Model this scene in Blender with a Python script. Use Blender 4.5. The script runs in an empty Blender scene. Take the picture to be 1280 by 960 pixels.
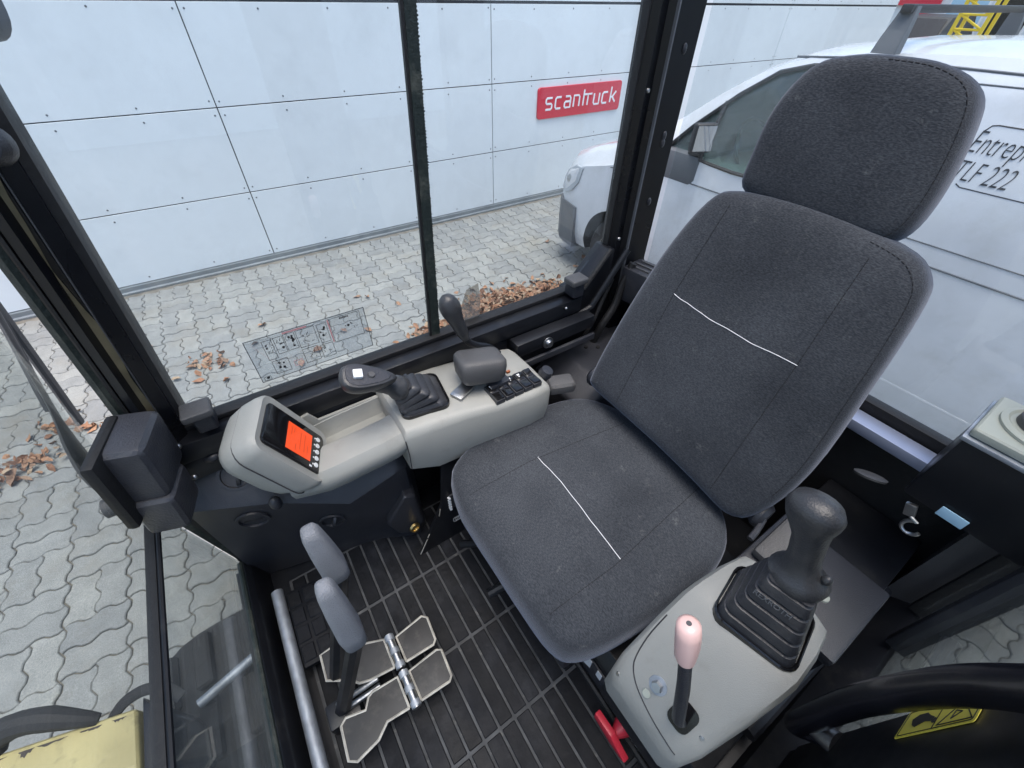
import bpy, bmesh, math, random
from mathutils import Vector, Matrix
from mathutils.bvhtree import BVHTree
random.seed(7)
S = bpy.context.scene
COL = S.collection
R = math.radians
V = Vector

# ------------------------------------------------------------------ camera, light, exposure
cd = bpy.data.cameras.new('camera')
cam = bpy.data.objects.new('camera', cd)
COL.objects.link(cam)
cd.sensor_width = 36.0
cd.lens = 36.0 * 524.0 / 1280.0
cd.clip_start = 0.02
cd.clip_end = 400
_ax = V((.8313, -.3697, .4149)).normalized()            # machine's rearward axis seen from the camera
_az = V((.01563, -.73066, -.68247)).normalized()        # up
_ax = (_ax - _az * _ax.dot(_az)).normalized()
_ay = _az.cross(_ax)
_right = V((_ax.x, _ay.x, _az.x)); _down = V((_ax.y, _ay.y, _az.y)); _fwd = V((_ax.z, _ay.z, _az.z))
rot = Matrix((_right, -_down, -_fwd)).transposed()
CAM = V((0, 0, 2.1))
cam.matrix_world = Matrix.Translation(CAM) @ rot.to_4x4()
S.camera = cam

SUN_EL, SUN_AZ = 83, 195
w = bpy.data.worlds.new('World'); S.world = w; w.use_nodes = True
nt = w.node_tree
sky = nt.nodes.new('ShaderNodeTexSky'); sky.sky_type = 'NISHITA'; sky.sun_disc = False
sky.sun_elevation = R(SUN_EL); sky.sun_rotation = R(SUN_AZ)
sky.air_density = 1.0; sky.dust_density = 3.5; sky.ozone_density = 1.0
bg = nt.nodes['Background']; bg.inputs['Strength'].default_value = 0.15
nt.links.new(sky.outputs[0], bg.inputs['Color'])
sd = bpy.data.lights.new('sun', 'SUN'); sd.energy = 1.3; sd.angle = R(40); sd.color = (1.0, .97, .92)
so = bpy.data.objects.new('sun', sd); COL.objects.link(so)
sunv = V((math.sin(R(SUN_AZ)) * math.cos(R(SUN_EL)), math.cos(R(SUN_AZ)) * math.cos(R(SUN_EL)), math.sin(R(SUN_EL))))
so.rotation_euler = sunv.to_track_quat('Z', 'Y').to_euler()
S.view_settings.view_transform = 'Standard'
S.view_settings.look = 'None'
S.view_settings.gamma = 1
S.view_settings.exposure = 1.15
S.render.engine = 'CYCLES'
S.cycles.transparent_max_bounces = 16

# ------------------------------------------------------------------ materials
MATS = {}
def nodes_of(name):
    m = bpy.data.materials.new(name); m.use_nodes = True
    return m, m.node_tree.nodes, m.node_tree.links, m.node_tree.nodes['Principled BSDF']

def mat(name, col, rough=.5, metal=0., var=0., vscale=8., bump=0., bscale=60., spec=.5, sheen=0., col2=None,
        dirt=None, dirt_amt=.0, dirt_scale=6., objrand=0., coat=0., dlo=.5, rvar=0.):
    """procedural paint / plastic / metal: two-tone noise, optional dirt layer, optional bump"""
    m, N, L, p = nodes_of(name)
    p.inputs['Roughness'].default_value = rough
    p.inputs['Metallic'].default_value = metal
    p.inputs['Specular IOR Level'].default_value = spec
    if sheen: p.inputs['Sheen Weight'].default_value = sheen
    if coat: p.inputs['Coat Weight'].default_value = coat
    c = (*col, 1)
    tc = N.new('ShaderNodeTexCoord')
    src = None
    if var or col2:
        nz = N.new('ShaderNodeTexNoise'); nz.inputs['Scale'].default_value = vscale; nz.inputs['Detail'].default_value = 6
        L.new(tc.outputs['Object'], nz.inputs['Vector'])
        rp = N.new('ShaderNodeValToRGB'); rp.color_ramp.elements[0].position = .3; rp.color_ramp.elements[1].position = .7
        a = tuple(max(0, x * (1 - var)) for x in col) if not col2 else col
        b = tuple(min(1, x * (1 + var)) for x in col) if not col2 else col2
        rp.color_ramp.elements[0].color = (*a, 1); rp.color_ramp.elements[1].color = (*b, 1)
        L.new(nz.outputs['Fac'], rp.inputs['Fac']); src = rp.outputs['Color']
    if dirt:
        n2 = N.new('ShaderNodeTexNoise'); n2.inputs['Scale'].default_value = dirt_scale; n2.inputs['Detail'].default_value = 9
        n2.inputs['Roughness'].default_value = .7
        L.new(tc.outputs['Object'], n2.inputs['Vector'])
        r2 = N.new('ShaderNodeValToRGB'); r2.color_ramp.elements[0].position = dlo; r2.color_ramp.elements[1].position = min(1, dlo + .25)
        r2.color_ramp.elements[0].color = (0, 0, 0, 1); r2.color_ramp.elements[1].color = (dirt_amt,) * 3 + (1,)
        L.new(n2.outputs['Fac'], r2.inputs['Fac'])
        mx = N.new('ShaderNodeMix'); mx.data_type = 'RGBA'
        L.new(r2.outputs['Color'], mx.inputs[0])
        if src: L.new(src, mx.inputs[6])
        else: mx.inputs[6].default_value = c
        mx.inputs[7].default_value = (*dirt, 1); src = mx.outputs[2]
    if objrand:
        oi = N.new('ShaderNodeObjectInfo'); ge = N.new('ShaderNodeNewGeometry')
        ad = N.new('ShaderNodeMath'); ad.operation = 'ADD'
        L.new(oi.outputs['Random'], ad.inputs[0]); L.new(ge.outputs['Random Per Island'], ad.inputs[1])
        fr = N.new('ShaderNodeMath'); fr.operation = 'FRACT'; L.new(ad.outputs[0], fr.inputs[0])
        mr = N.new('ShaderNodeMapRange'); mr.inputs[3].default_value = 1 - objrand; mr.inputs[4].default_value = 1 + objrand
        L.new(fr.outputs[0], mr.inputs[0])
        mm = N.new('ShaderNodeMix'); mm.data_type = 'RGBA'; mm.blend_type = 'MULTIPLY'; mm.inputs[0].default_value = 1
        if src: L.new(src, mm.inputs[6])
        else: mm.inputs[6].default_value = c
        L.new(mr.outputs[0], mm.inputs[7]); src = mm.outputs[2]
    if src: L.new(src, p.inputs['Base Color'])
    else: p.inputs['Base Color'].default_value = c
    if rvar:
        n4 = N.new('ShaderNodeTexNoise'); n4.inputs['Scale'].default_value = 9; n4.inputs['Detail'].default_value = 8
        L.new(tc.outputs['Object'], n4.inputs['Vector'])
        m4 = N.new('ShaderNodeMapRange'); m4.inputs[1].default_value = .3; m4.inputs[2].default_value = .7
        m4.inputs[3].default_value = max(.05, rough - rvar); m4.inputs[4].default_value = min(1, rough + rvar)
        L.new(n4.outputs['Fac'], m4.inputs[0]); L.new(m4.outputs[0], p.inputs['Roughness'])
    if bump:
        n3 = N.new('ShaderNodeTexNoise'); n3.inputs['Scale'].default_value = bscale; n3.inputs['Detail'].default_value = 4
        L.new(tc.outputs['Object'], n3.inputs['Vector'])
        bp = N.new('ShaderNodeBump'); bp.inputs['Strength'].default_value = bump; bp.inputs['Distance'].default_value = .004
        L.new(n3.outputs['Fac'], bp.inputs['Height']); L.new(bp.outputs['Normal'], p.inputs['Normal'])
    MATS[name] = m
    return m

def glass(name, tint=(.93, .97, .96), dust=0.0, refl=1.0):
    """thin flat pane: mostly clear, Fresnel mirror reflection, a film of dust"""
    m, N, L, p = nodes_of(name)
    out = N['Material Output']; N.remove(p)
    tr = N.new('ShaderNodeBsdfTransparent'); tr.inputs[0].default_value = (*tint, 1)
    gl = N.new('ShaderNodeBsdfGlossy'); gl.inputs['Roughness'].default_value = 0.01
    fr = N.new('ShaderNodeFresnel')
    ge = N.new('ShaderNodeNewGeometry'); ir = N.new('ShaderNodeMapRange'); ir.inputs[3].default_value = 1.45; ir.inputs[4].default_value = 1 / 1.45   # same reflectance from either face of the thin pane
    L.new(ge.outputs['Backfacing'], ir.inputs[0]); L.new(ir.outputs[0], fr.inputs[0])
    mu = N.new('ShaderNodeMath'); mu.operation = 'MULTIPLY'; mu.inputs[1].default_value = refl; L.new(fr.outputs[0], mu.inputs[0])
    mx = N.new('ShaderNodeMixShader'); L.new(mu.outputs[0], mx.inputs[0]); L.new(tr.outputs[0], mx.inputs[1]); L.new(gl.outputs[0], mx.inputs[2])
    last = mx
    if dust:
        df = N.new('ShaderNodeBsdfDiffuse'); df.inputs[0].default_value = (.55, .57, .56, 1)
        tc = N.new('ShaderNodeTexCoord'); nz = N.new('ShaderNodeTexNoise'); nz.inputs['Scale'].default_value = 14; nz.inputs['Detail'].default_value = 10
        nz.inputs['Roughness'].default_value = .75
        L.new(tc.outputs['Object'], nz.inputs['Vector'])
        mr = N.new('ShaderNodeMapRange'); mr.inputs[1].default_value = .4; mr.inputs[2].default_value = .75; mr.inputs[3].default_value = dust * .3; mr.inputs[4].default_value = dust
        L.new(nz.outputs['Fac'], mr.inputs[0])
        m2 = N.new('ShaderNodeMixShader'); L.new(mr.outputs[0], m2.inputs[0]); L.new(mx.outputs[0], m2.inputs[1]); L.new(df.outputs[0], m2.inputs[2]); last = m2
    L.new(last.outputs[0], out.inputs['Surface'])
    MATS[name] = m
    return m

def fabric(name, c1, c2):
    m, N, L, p = nodes_of(name)
    p.inputs['Roughness'].default_value = .95; p.inputs['Specular IOR Level'].default_value = .15
    p.inputs['Sheen Weight'].default_value = .35; p.inputs['Sheen Roughness'].default_value = .4
    p.inputs['Sheen Tint'].default_value = (.75, .82, 1, 1)
    tc = N.new('ShaderNodeTexCoord')
    mp = N.new('ShaderNodeMapping'); mp.inputs['Scale'].default_value = (1, .35, 1); L.new(tc.outputs['Object'], mp.inputs[0])
    n1 = N.new('ShaderNodeTexNoise'); n1.inputs['Scale'].default_value = 650; n1.inputs['Detail'].default_value = 3; L.new(mp.outputs[0], n1.inputs['Vector'])
    n2 = N.new('ShaderNodeTexNoise'); n2.inputs['Scale'].default_value = 7; n2.inputs['Detail'].default_value = 7; L.new(tc.outputs['Object'], n2.inputs['Vector'])
    r1 = N.new('ShaderNodeValToRGB'); r1.color_ramp.elements[0].position = .38; r1.color_ramp.elements[1].position = .68
    r1.color_ramp.elements[0].color = (*c1, 1); r1.color_ramp.elements[1].color = (*c2, 1); L.new(n1.outputs['Fac'], r1.inputs[0])
    r2 = N.new('ShaderNodeValToRGB'); r2.color_ramp.elements[0].position = .3; r2.color_ramp.elements[1].position = .75
    r2.color_ramp.elements[0].color = (.75, .75, .75, 1); r2.color_ramp.elements[1].color = (1.3, 1.28, 1.24, 1); L.new(n2.outputs['Fac'], r2.inputs[0])
    mm = N.new('ShaderNodeMix'); mm.data_type = 'RGBA'; mm.blend_type = 'MULTIPLY'; mm.inputs[0].default_value = 1
    L.new(r1.outputs[0], mm.inputs[6]); L.new(r2.outputs[0], mm.inputs[7])
    # pale scuffs and lint
    n3 = N.new('ShaderNodeTexNoise'); n3.inputs['Scale'].default_value = 26; n3.inputs['Detail'].default_value = 8; n3.inputs['Roughness'].default_value = .8; L.new(tc.outputs['Object'], n3.inputs['Vector'])
    r3 = N.new('ShaderNodeValToRGB'); r3.color_ramp.elements[0].position = .60; r3.color_ramp.elements[1].position = .78
    r3.color_ramp.elements[0].color = (0, 0, 0, 1); r3.color_ramp.elements[1].color = (.35, .35, .35, 1); L.new(n3.outputs['Fac'], r3.inputs[0])
    m2 = N.new('ShaderNodeMix'); m2.data_type = 'RGBA'; L.new(r3.outputs[0], m2.inputs[0]); L.new(mm.outputs[2], m2.inputs[6]); m2.inputs[7].default_value = (.3, .3, .29, 1)
    L.new(m2.outputs[2], p.inputs['Base Color'])
    bp = N.new('ShaderNodeBump'); bp.inputs['Strength'].default_value = .5; bp.inputs['Distance'].default_value = .0015
    L.new(n1.outputs['Fac'], bp.inputs['Height']); L.new(bp.outputs[0], p.inputs['Normal'])
    MATS[name] = m

fabric('seat_fabric', (.028, .032, .039), (.056, .062, .072))
mat('light_plastic', (.285, .288, .268), .46, var=.07, vscale=5, bump=.2, bscale=700, dirt=(.15, .135, .11), dirt_amt=.35, dirt_scale=14, dlo=.54, rvar=.08)
mat('dark_plastic', (.026, .028, .035), .36, var=.2, bump=.25, bscale=600, dirt=(.16, .15, .13), dirt_amt=.25, dirt_scale=8, dlo=.52)
mat('grip_rubber', (.034, .036, .040), .36, var=.2, bump=.22, bscale=420, dirt=(.15, .14, .12), dirt_amt=.3, dirt_scale=20)
mat('grey_rubber', (.19, .20, .22), .5, var=.12, bump=.6, bscale=520)
mat('pad_grey', (.068, .068, .070), .5, var=.12, bump=.3, bscale=500)
mat('handle_black', (.012, .012, .017), .24, var=.2, bump=.05, bscale=300, dirt=(.1, .1, .1), dirt_amt=.15, dirt_scale=20)
mat('motor_plastic', (.036, .038, .046), .38, var=.12, bump=.3, bscale=300, dirt=(.16, .15, .13), dirt_amt=.25)
mat('black_paint', (.008, .009, .012), .4, spec=.4, var=.25, vscale=5, dirt=(.12, .115, .10), dirt_amt=.22, dirt_scale=14, dlo=.56, rvar=.12)
mat('black_seal', (.008, .008, .009), .6, bump=.3, bscale=90)
mat('weather_seal', (.012, .02, .018), .55, bump=.4, bscale=160, dirt=(.2, .2, .16), dirt_amt=.4, dirt_scale=18)
mat('mat_rubber', (.005, .006, .009), .62, spec=.22, var=.25, vscale=14, bump=.3, bscale=90, dirt=(.050, .054, .064), dirt_amt=.35, dirt_scale=11, dlo=.5, objrand=.2, rvar=.12)
mat('mat_dust', (.056, .059, .064), .85, var=.5, vscale=18, dirt=(.30, .29, .26), dirt_amt=.7, dirt_scale=38, dlo=.58)
mat('rubber_boot', (.030, .032, .038), .40, bump=.2, bscale=300, dirt=(.16, .155, .15), dirt_amt=.3, dirt_scale=14)
mat('steel', (.45, .46, .47), .35, 1., var=.2, bump=.2, bscale=80)
mat('galvanised', (.36, .39, .43), .55, .7, var=.25, vscale=30, bump=.3, bscale=60)
mat('worn_edge', (.45, .43, .38), .5, .3, var=.3, vscale=40)
mat('plate_dark', (.028, .028, .029), .6, var=.3, vscale=20, dirt=(.13, .12, .105), dirt_amt=.45, dirt_scale=25)
mat('pillar_paint', (.0055, .006, .008), .3, spec=.35, dirt=(.30, .24, .13), dirt_amt=.0, rvar=.08)
mat('tan_tone', (.17, .145, .085), .7, var=.3, vscale=25)
mat('wall_paint', (.74, .785, .80), .32, var=.03, vscale=.8, bump=.25, bscale=1.3, dirt=(.5, .53, .55), dirt_amt=.25, dirt_scale=2.2, dlo=.5, objrand=.012)
mat('joint_dark', (.03, .03, .035), .8)
mat('flashing', (.30, .33, .35), .4, .6, var=.1)
def paver_material():
    m, N, L, p = nodes_of('concrete_paver'); p.inputs['Roughness'].default_value = .9; p.inputs['Specular IOR Level'].default_value = .3
    tc = N.new('ShaderNodeTexCoord'); ge = N.new('ShaderNodeNewGeometry'); oi = N.new('ShaderNodeObjectInfo')
    def noise(sc, det=6, ro=.6):
        n = N.new('ShaderNodeTexNoise'); n.inputs['Scale'].default_value = sc; n.inputs['Detail'].default_value = det; n.inputs['Roughness'].default_value = ro
        L.new(ge.outputs['Position'], n.inputs['Vector']); return n.outputs['Fac']
    def ramp(f, p0, p1, c0, c1):
        r = N.new('ShaderNodeValToRGB'); r.color_ramp.elements[0].position = p0; r.color_ramp.elements[1].position = p1
        r.color_ramp.elements[0].color = (*c0, 1); r.color_ramp.elements[1].color = (*c1, 1); L.new(f, r.inputs[0]); return r.outputs[0]
    def mixc(bt, fac, a, b):
        x = N.new('ShaderNodeMix'); x.data_type = 'RGBA'; x.blend_type = bt
        if isinstance(fac, float): x.inputs[0].default_value = fac
        else: L.new(fac, x.inputs[0])
        L.new(a, x.inputs[6])
        if isinstance(b, tuple): x.inputs[7].default_value = (*b, 1)
        else: L.new(b, x.inputs[7])
        return x.outputs[2]
    base = ramp(noise(9), .3, .7, (.205, .21, .207), (.27, .275, .268))
    fine = noise(190, 4, .7)
    base = mixc('MULTIPLY', 1., base, ramp(fine, .3, .72, (.72, .72, .72), (1.3, 1.3, 1.28)))
    base = mixc('MIX', ramp(fine, .70, .76, (0, 0, 0), (.7, .7, .7)), base, (.55, .55, .54))
    base = mixc('MIX', ramp(noise(2.6, 8, .7), .5, .72, (0, 0, 0), (.6, .6, .6)), base, (.205, .185, .15))
    ad = N.new('ShaderNodeMath'); ad.operation = 'ADD'; L.new(oi.outputs['Random'], ad.inputs[0]); L.new(ge.outputs['Random Per Island'], ad.inputs[1])
    fr = N.new('ShaderNodeMath'); fr.operation = 'FRACT'; L.new(ad.outputs[0], fr.inputs[0])
    base = mixc('MULTIPLY', 1., base, ramp(fr.outputs[0], 0., 1., (.87, .88, .90), (1.12, 1.115, 1.09)))
    L.new(base, p.inputs['Base Color'])
    bp = N.new('ShaderNodeBump'); bp.inputs['Strength'].default_value = .6; bp.inputs['Distance'].default_value = .003
    L.new(noise(70, 5, .7), bp.inputs['Height']); L.new(bp.outputs[0], p.inputs['Normal']); MATS['concrete_paver'] = m
paver_material()
mat('joint_sand', (.17, .155, .13), .95, var=.3, vscale=10, bump=.4, bscale=80)
def leaf_material():
    m, N, L, p = nodes_of('dry_leaf'); p.inputs['Roughness'].default_value = .75
    ge = N.new('ShaderNodeNewGeometry'); oi = N.new('ShaderNodeObjectInfo'); ad = N.new('ShaderNodeMath'); ad.operation = 'ADD'
    L.new(oi.outputs['Random'], ad.inputs[0]); L.new(ge.outputs['Random Per Island'], ad.inputs[1])
    fr = N.new('ShaderNodeMath'); fr.operation = 'FRACT'; L.new(ad.outputs[0], fr.inputs[0])
    r = N.new('ShaderNodeValToRGB'); e = r.color_ramp.elements
    e[0].color = (.13, .07, .045, 1); e[1].color = (.38, .30, .21, 1)
    for pos, c in ((.25, (.26, .13, .075)), (.5, (.36, .20, .115)), (.75, (.25, .16, .11))):
        q = e.new(pos); q.color = (*c, 1)
    L.new(fr.outputs[0], r.inputs[0])
    n = N.new('ShaderNodeTexNoise'); n.inputs['Scale'].default_value = 90; L.new(ge.outputs['Position'], n.inputs['Vector'])
    r2 = N.new('ShaderNodeValToRGB'); r2.color_ramp.elements[0].color = (.7, .7, .7, 1); r2.color_ramp.elements[1].color = (1.25, 1.2, 1.15, 1); L.new(n.outputs['Fac'], r2.inputs[0])
    mx = N.new('ShaderNodeMix'); mx.data_type = 'RGBA'; mx.blend_type = 'MULTIPLY'; mx.inputs[0].default_value = 1
    L.new(r.outputs[0], mx.inputs[6]); L.new(r2.outputs[0], mx.inputs[7]); L.new(mx.outputs[2], p.inputs['Base Color']); MATS['dry_leaf'] = m
leaf_material()
mat('van_paint', (.56, .58, .61), .2, var=.03, coat=.5, dirt=(.36, .35, .32), dirt_amt=.5, dirt_scale=2.2, dlo=.5)
mat('van_black', (.022, .022, .024), .5, var=.15)
mat('lamp_glass', (.30, .33, .36), .12, coat=.6)
mat('van_bumper', (.10, .108, .12), .55, var=.1, vscale=5, bump=.1)
mat('interior_dark', (.16, .17, .17), .8)
mat('tyre', (.02, .02, .021), .75, bump=.3)
mat('red_sign', (.62, .018, .045), .35)
mat('white_letter', (.85, .85, .86), .4)
mat('letter_black', (.03, .03, .035), .5)
mat('red_plastic', (.62, .035, .06), .38, var=.1)
mat('pink_plastic', (.70, .47, .43), .3, var=.06)
mat('yellow_paint', (.40, .345, .165), .55, var=.18, vscale=6, dirt=(.09, .075, .05), dirt_amt=.8, dirt_scale=16, dlo=.56)
mat('chip_brown', (.05, .042, .038), .8, var=.3, vscale=60)
mat('safety_yellow', (.75, .55, .02), .45)
mat('sticker_yellow', (.88, .74, .10), .4, var=.04)
mat('white_label', (.72, .74, .75), .45, var=.05)
mat('blue_label', (.38, .60, .75), .5)
mat('cream_plastic', (.34, .36, .31), .45, var=.05)
mat('brass', (.6, .45, .2), .35, 1.)
mat('amber', (.30, .09, .03), .3)
mat('mirror_glass', (.7, .75, .8), .03, 1.)
mat('bezel_black', (.008, .008, .009), .12)
mat('button_white', (.7, .72, .72), .4)
mat('lit_ledge_blue', (.33, .38, .52), .4, .3)
mat('thread_white', (.75, .77, .8), .8)
mat('thread_dark', (.012, .013, .016), .9)
mat('decal_black', (.02, .02, .02), .5)
mat('decal_red', (.55, .25, .25), .5)
m, N, L, p = nodes_of('screen_orange')
p.inputs['Base Color'].default_value = (.3, .05, .02, 1); p.inputs['Emission Color'].default_value = (1., .085, .015, 1); p.inputs['Emission Strength'].default_value = .33
p.inputs['Roughness'].default_value = .2
MATS['screen_orange'] = m
m, N, L, p = nodes_of('screen_dim')
p.inputs['Base Color'].default_value = (.2, .03, .01, 1); p.inputs['Emission Color'].default_value = (1., .085, .015, 1); p.inputs['Emission Strength'].default_value = .22
MATS['screen_dim'] = m
glass('cab_glass', (.94, .975, .985), .045, 1.5)
glass('front_glass', (.93, .965, .965), .05)
glass('lower_glass', (.90, .94, .94), .20, 1.5)
glass('door_glass', (.82, .87, .88), .08, 2.0)
glass('van_glass', (.72, .86, .84), .10, 1.2)
glass('decal_film', (.90, .92, .94), .22, .6)
glass('clear_sticker', (.75, .72, .68), .35, .5)

# ------------------------------------------------------------------ mesh helpers
def catmull(pts, n=5, closed=True):
    P = [V(p) for p in pts]; out = []; k = len(P)
    rng = range(k) if closed else range(k - 1)
    for i in rng:
        if closed: a, b, c, d = P[(i - 1) % k], P[i], P[(i + 1) % k], P[(i + 2) % k]
        else: a, b, c, d = P[max(i - 1, 0)], P[i], P[i + 1], P[min(i + 2, k - 1)]
        for j in range(n):
            t = j / n
            out.append(.5 * ((2 * b) + (c - a) * t + (2 * a - 5 * b + 4 * c - d) * t * t + (3 * b - a - 3 * c + d) * t ** 3))
    if not closed: out.append(P[-1])
    return out

class B:
    def __init__(s): s.bm = bmesh.new()
    def _merge(s, b2):
        me = bpy.data.meshes.new('tmp'); b2.to_mesh(me); b2.free(); s.bm.from_mesh(me); bpy.data.meshes.remove(me); return s
    def box(s, c, size, rot=None, bev=0., seg=2):
        b = bmesh.new(); bmesh.ops.create_cube(b, size=1)
        for v in b.verts: v.co = V((v.co.x * size[0], v.co.y * size[1], v.co.z * size[2]))
        if bev: bmesh.ops.bevel(b, geom=list(b.edges), offset=bev, segments=seg, profile=.6, affect='EDGES')
        M = rot.to_4x4() if rot is not None else Matrix()
        M = Matrix.Translation(c) @ M
        for v in b.verts: v.co = M @ v.co
        return s._merge(b)
    def ext(s, x0, x1, y0, y1, z0, z1, bev=0., seg=2):
        return s.box(((x0 + x1) / 2, (y0 + y1) / 2, (z0 + z1) / 2), (abs(x1 - x0), abs(y1 - y0), abs(z1 - z0)), None, bev, seg)
    def prism(s, pts, vec, bev=0., seg=2):
        b = bmesh.new(); vec = V(vec)
        a = [b.verts.new(V(p)) for p in pts]; c = [b.verts.new(V(p) + vec) for p in pts]; n = len(pts)
        b.faces.new(a); b.faces.new(c[::-1])
        for i in range(n): b.faces.new((a[i], c[i], c[(i + 1) % n], a[(i + 1) % n]))
        bmesh.ops.recalc_face_normals(b, faces=b.faces)
        if bev: bmesh.ops.bevel(b, geom=list(b.edges), offset=bev, segments=seg, profile=.6, affect='EDGES')
        return s._merge(b)
    def loft(s, loops, caps=True):
        b = bmesh.new(); rows = [[b.verts.new(V(p)) for p in l] for l in loops]; n = len(loops[0])
        for r0, r1 in zip(rows, rows[1:]):
            for i in range(n): b.faces.new((r0[i], r0[(i + 1) % n], r1[(i + 1) % n], r1[i]))
        if caps: b.faces.new(rows[0][::-1]); b.faces.new(rows[-1])
        bmesh.ops.recalc_face_normals(b, faces=b.faces)
        return s._merge(b)
    def tube(s, path, r, n=10, flat=1., up=None, caps=True):
        P = [V(p) for p in path]; k = len(P); rr = r if isinstance(r, (list, tuple)) else [r] * k
        loops = []; ref = V(up) if up is not None else None; prev = None
        for i in range(k):
            t = (P[min(i + 1, k - 1)] - P[max(i - 1, 0)]).normalized()
            if prev is None:
                u = ref if ref is not None else (V((0, 0, 1)) if abs(t.z) < .9 else V((1, 0, 0)))
            else: u = prev
            u = (u - t * u.dot(t)).normalized(); prev = u; v = t.cross(u)
            loops.append([P[i] + u * (math.cos(a) * rr[i] * flat) + v * (math.sin(a) * rr[i]) for a in [2 * math.pi * j / n for j in range(n)]])
        return s.loft(loops, caps)
    def cyl(s, p0, p1, r0, r1=None, n=20):
        return s.tube([p0, p1], [r0, r0 if r1 is None else r1], n)
    def lathe(s, c, axis, prof, n=24):
        """prof: list of (radius, height along axis)"""
        ax = V(axis).normalized(); u = V((1, 0, 0)) if abs(ax.x) < .8 else V((0, 1, 0))
        u = (u - ax * u.dot(ax)).normalized(); v = ax.cross(u); c = V(c)
        return s.loft([[c + ax * h + (u * math.cos(2 * math.pi * j / n) + v * math.sin(2 * math.pi * j / n)) * max(r, 1e-5) for j in range(n)] for r, h in prof])
    def ball(s, c, rad, rot=None, u=16, v=10):
        b = bmesh.new(); bmesh.ops.create_uvsphere(b, u_segments=u, v_segments=v, radius=1)
        M = Matrix.Translation(c) @ (rot.to_4x4() if rot is not None else Matrix()) @ Matrix.Diagonal((*rad, 1))
        for q in b.verts: q.co = M @ q.co
        return s._merge(b)
    def pad(s, outline, o, u, v, n, prof, dome=0., rings=7):
        """cushion: smooth closed outline (a,b) in frame o,u,v,n; prof = [(inset, height)...] from the back rim to the top rim, then a domed top"""
        P = [V((a, b)) for a, b in outline]; k = len(P)
        c = sum(P, V((0, 0))) / k
        nr = []
        for i in range(k):
            t = (P[(i + 1) % k] - P[i - 1]).normalized(); q = V((t.y, -t.x))
            if q.dot(P[i] - c) < 0: q = -q
            nr.append(q)
        o, u, v, n = V(o), V(u), V(v), V(n)
        W = lambda a, h: o + u * a.x + v * a.y + n * h
        loops = [[W(P[i] - nr[i] * ins, h) for i in range(k)] for ins, h in prof]
        last = [P[i] - nr[i] * prof[-1][0] for i in range(k)]; h0 = prof[-1][1]
        for j in range(1, rings + 1):
            sc = 1 - j / (rings + .35)
            loops.append([W(c + (q - c) * sc, h0 + dome * (1 - sc * sc)) for q in last])
        return s.loft(loops)
    def done(s, name, m, parent=None, ang=35, smooth=True):
        me = bpy.data.meshes.new(name); s.bm.to_mesh(me); s.bm.free()
        if smooth:
            me.shade_smooth(); me.set_sharp_from_angle(angle=R(ang))
        return link(name, me, m, parent)

def link(name, me, m, parent=None):
    o = bpy.data.objects.new(name, me)
    if m is not None and not me.materials: me.materials.append(MATS[m])
    COL.objects.link(o)
    if parent is not None: attach(o, parent)
    return o
def attach(o, parent):
    o.parent = parent
    q = parent; t = V((0, 0, 0))
    while q is not None: t = t + q.location; q = q.parent
    o.location = o.location - t
def tag(o, label=None, cat=None, group=None, kind=None):
    if label: o['label'] = label
    if cat: o['category'] = cat
    if group: o['group'] = group
    if kind: o['kind'] = kind
    return o
def thing(name, loc, label, cat, group=None):
    o = bpy.data.objects.new(name, None); COL.objects.link(o); o.location = loc; o.empty_display_size = .1
    return tag(o, label, cat, group)
def bvh_of(o):
    me = o.data; off = V((0, 0, 0)); q = o
    while q is not None: off = off + q.location; q = q.parent
    return BVHTree.FromPolygons([v.co + off for v in me.vertices], [tuple(p.vertices) for p in me.polygons])
def drape(pts, bvh, d, lift):
    out = []; d = V(d).normalized()
    for p in pts:
        h = bvh.ray_cast(V(p) - d * .3, d, 1.0)
        out.append((h[0] if h[0] is not None else V(p)) - d * lift)
    return out
def dense(pts, step):
    out = []
    for a, b in zip(pts, pts[1:]):
        a, b = V(a), V(b); k = max(1, int((b - a).length / step))
        out += [a.lerp(b, i / k) for i in range(k)]
    out.append(V(pts[-1])); return out
def text_mesh(body, size, o, u, v, depth, shear=0., sx=1., thin=0.):
    cu = bpy.data.curves.new('txt', 'FONT'); cu.body = body; cu.size = size; cu.extrude = depth; cu.shear = shear; cu.resolution_u = 3; cu.offset = thin
    ob = bpy.data.objects.new('txt', cu); COL.objects.link(ob); bpy.context.view_layer.update()
    me = bpy.data.meshes.new_from_object(ob); bpy.data.objects.remove(ob); bpy.data.curves.remove(cu)
    u, v = V(u), V(v); n = u.cross(v)
    for q in me.vertices: q.co = V(o) + u * q.co.x * sx + v * q.co.y + n * q.co.z
    me.materials.clear()
    return me
def rrect(w, h, r, n=4):
    out = []
    for cx, cy, a0 in ((w / 2 - r, h / 2 - r, 0), (-w / 2 + r, h / 2 - r, 90), (-w / 2 + r, -h / 2 + r, 180), (w / 2 - r, -h / 2 + r, 270)):
        for j in range(n + 1):
            a = R(a0 + 90 * j / n); out.append((cx + r * math.cos(a), cy + r * math.sin(a)))
    return out
def frame_strip(bm, poly, o, u, v, n, wdt, th):
    """flat closed line of a given width along a polygon in a plane frame"""
    o, u, v, n = V(o), V(u), V(v), V(n); k = len(poly)
    for i in range(k):
        a = V(poly[i]); b = V(poly[(i + 1) % k]); d = (b - a)
        if d.length < 1e-6: continue
        d.normalize(); q = V((-d.y, d.x)) * (wdt / 2); a = a - d * wdt * .3; b = b + d * wdt * .3
        bm.prism([o + u * p.x + v * p.y for p in (a - q, b - q, b + q, a + q)], n * th)
    return bm

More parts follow.
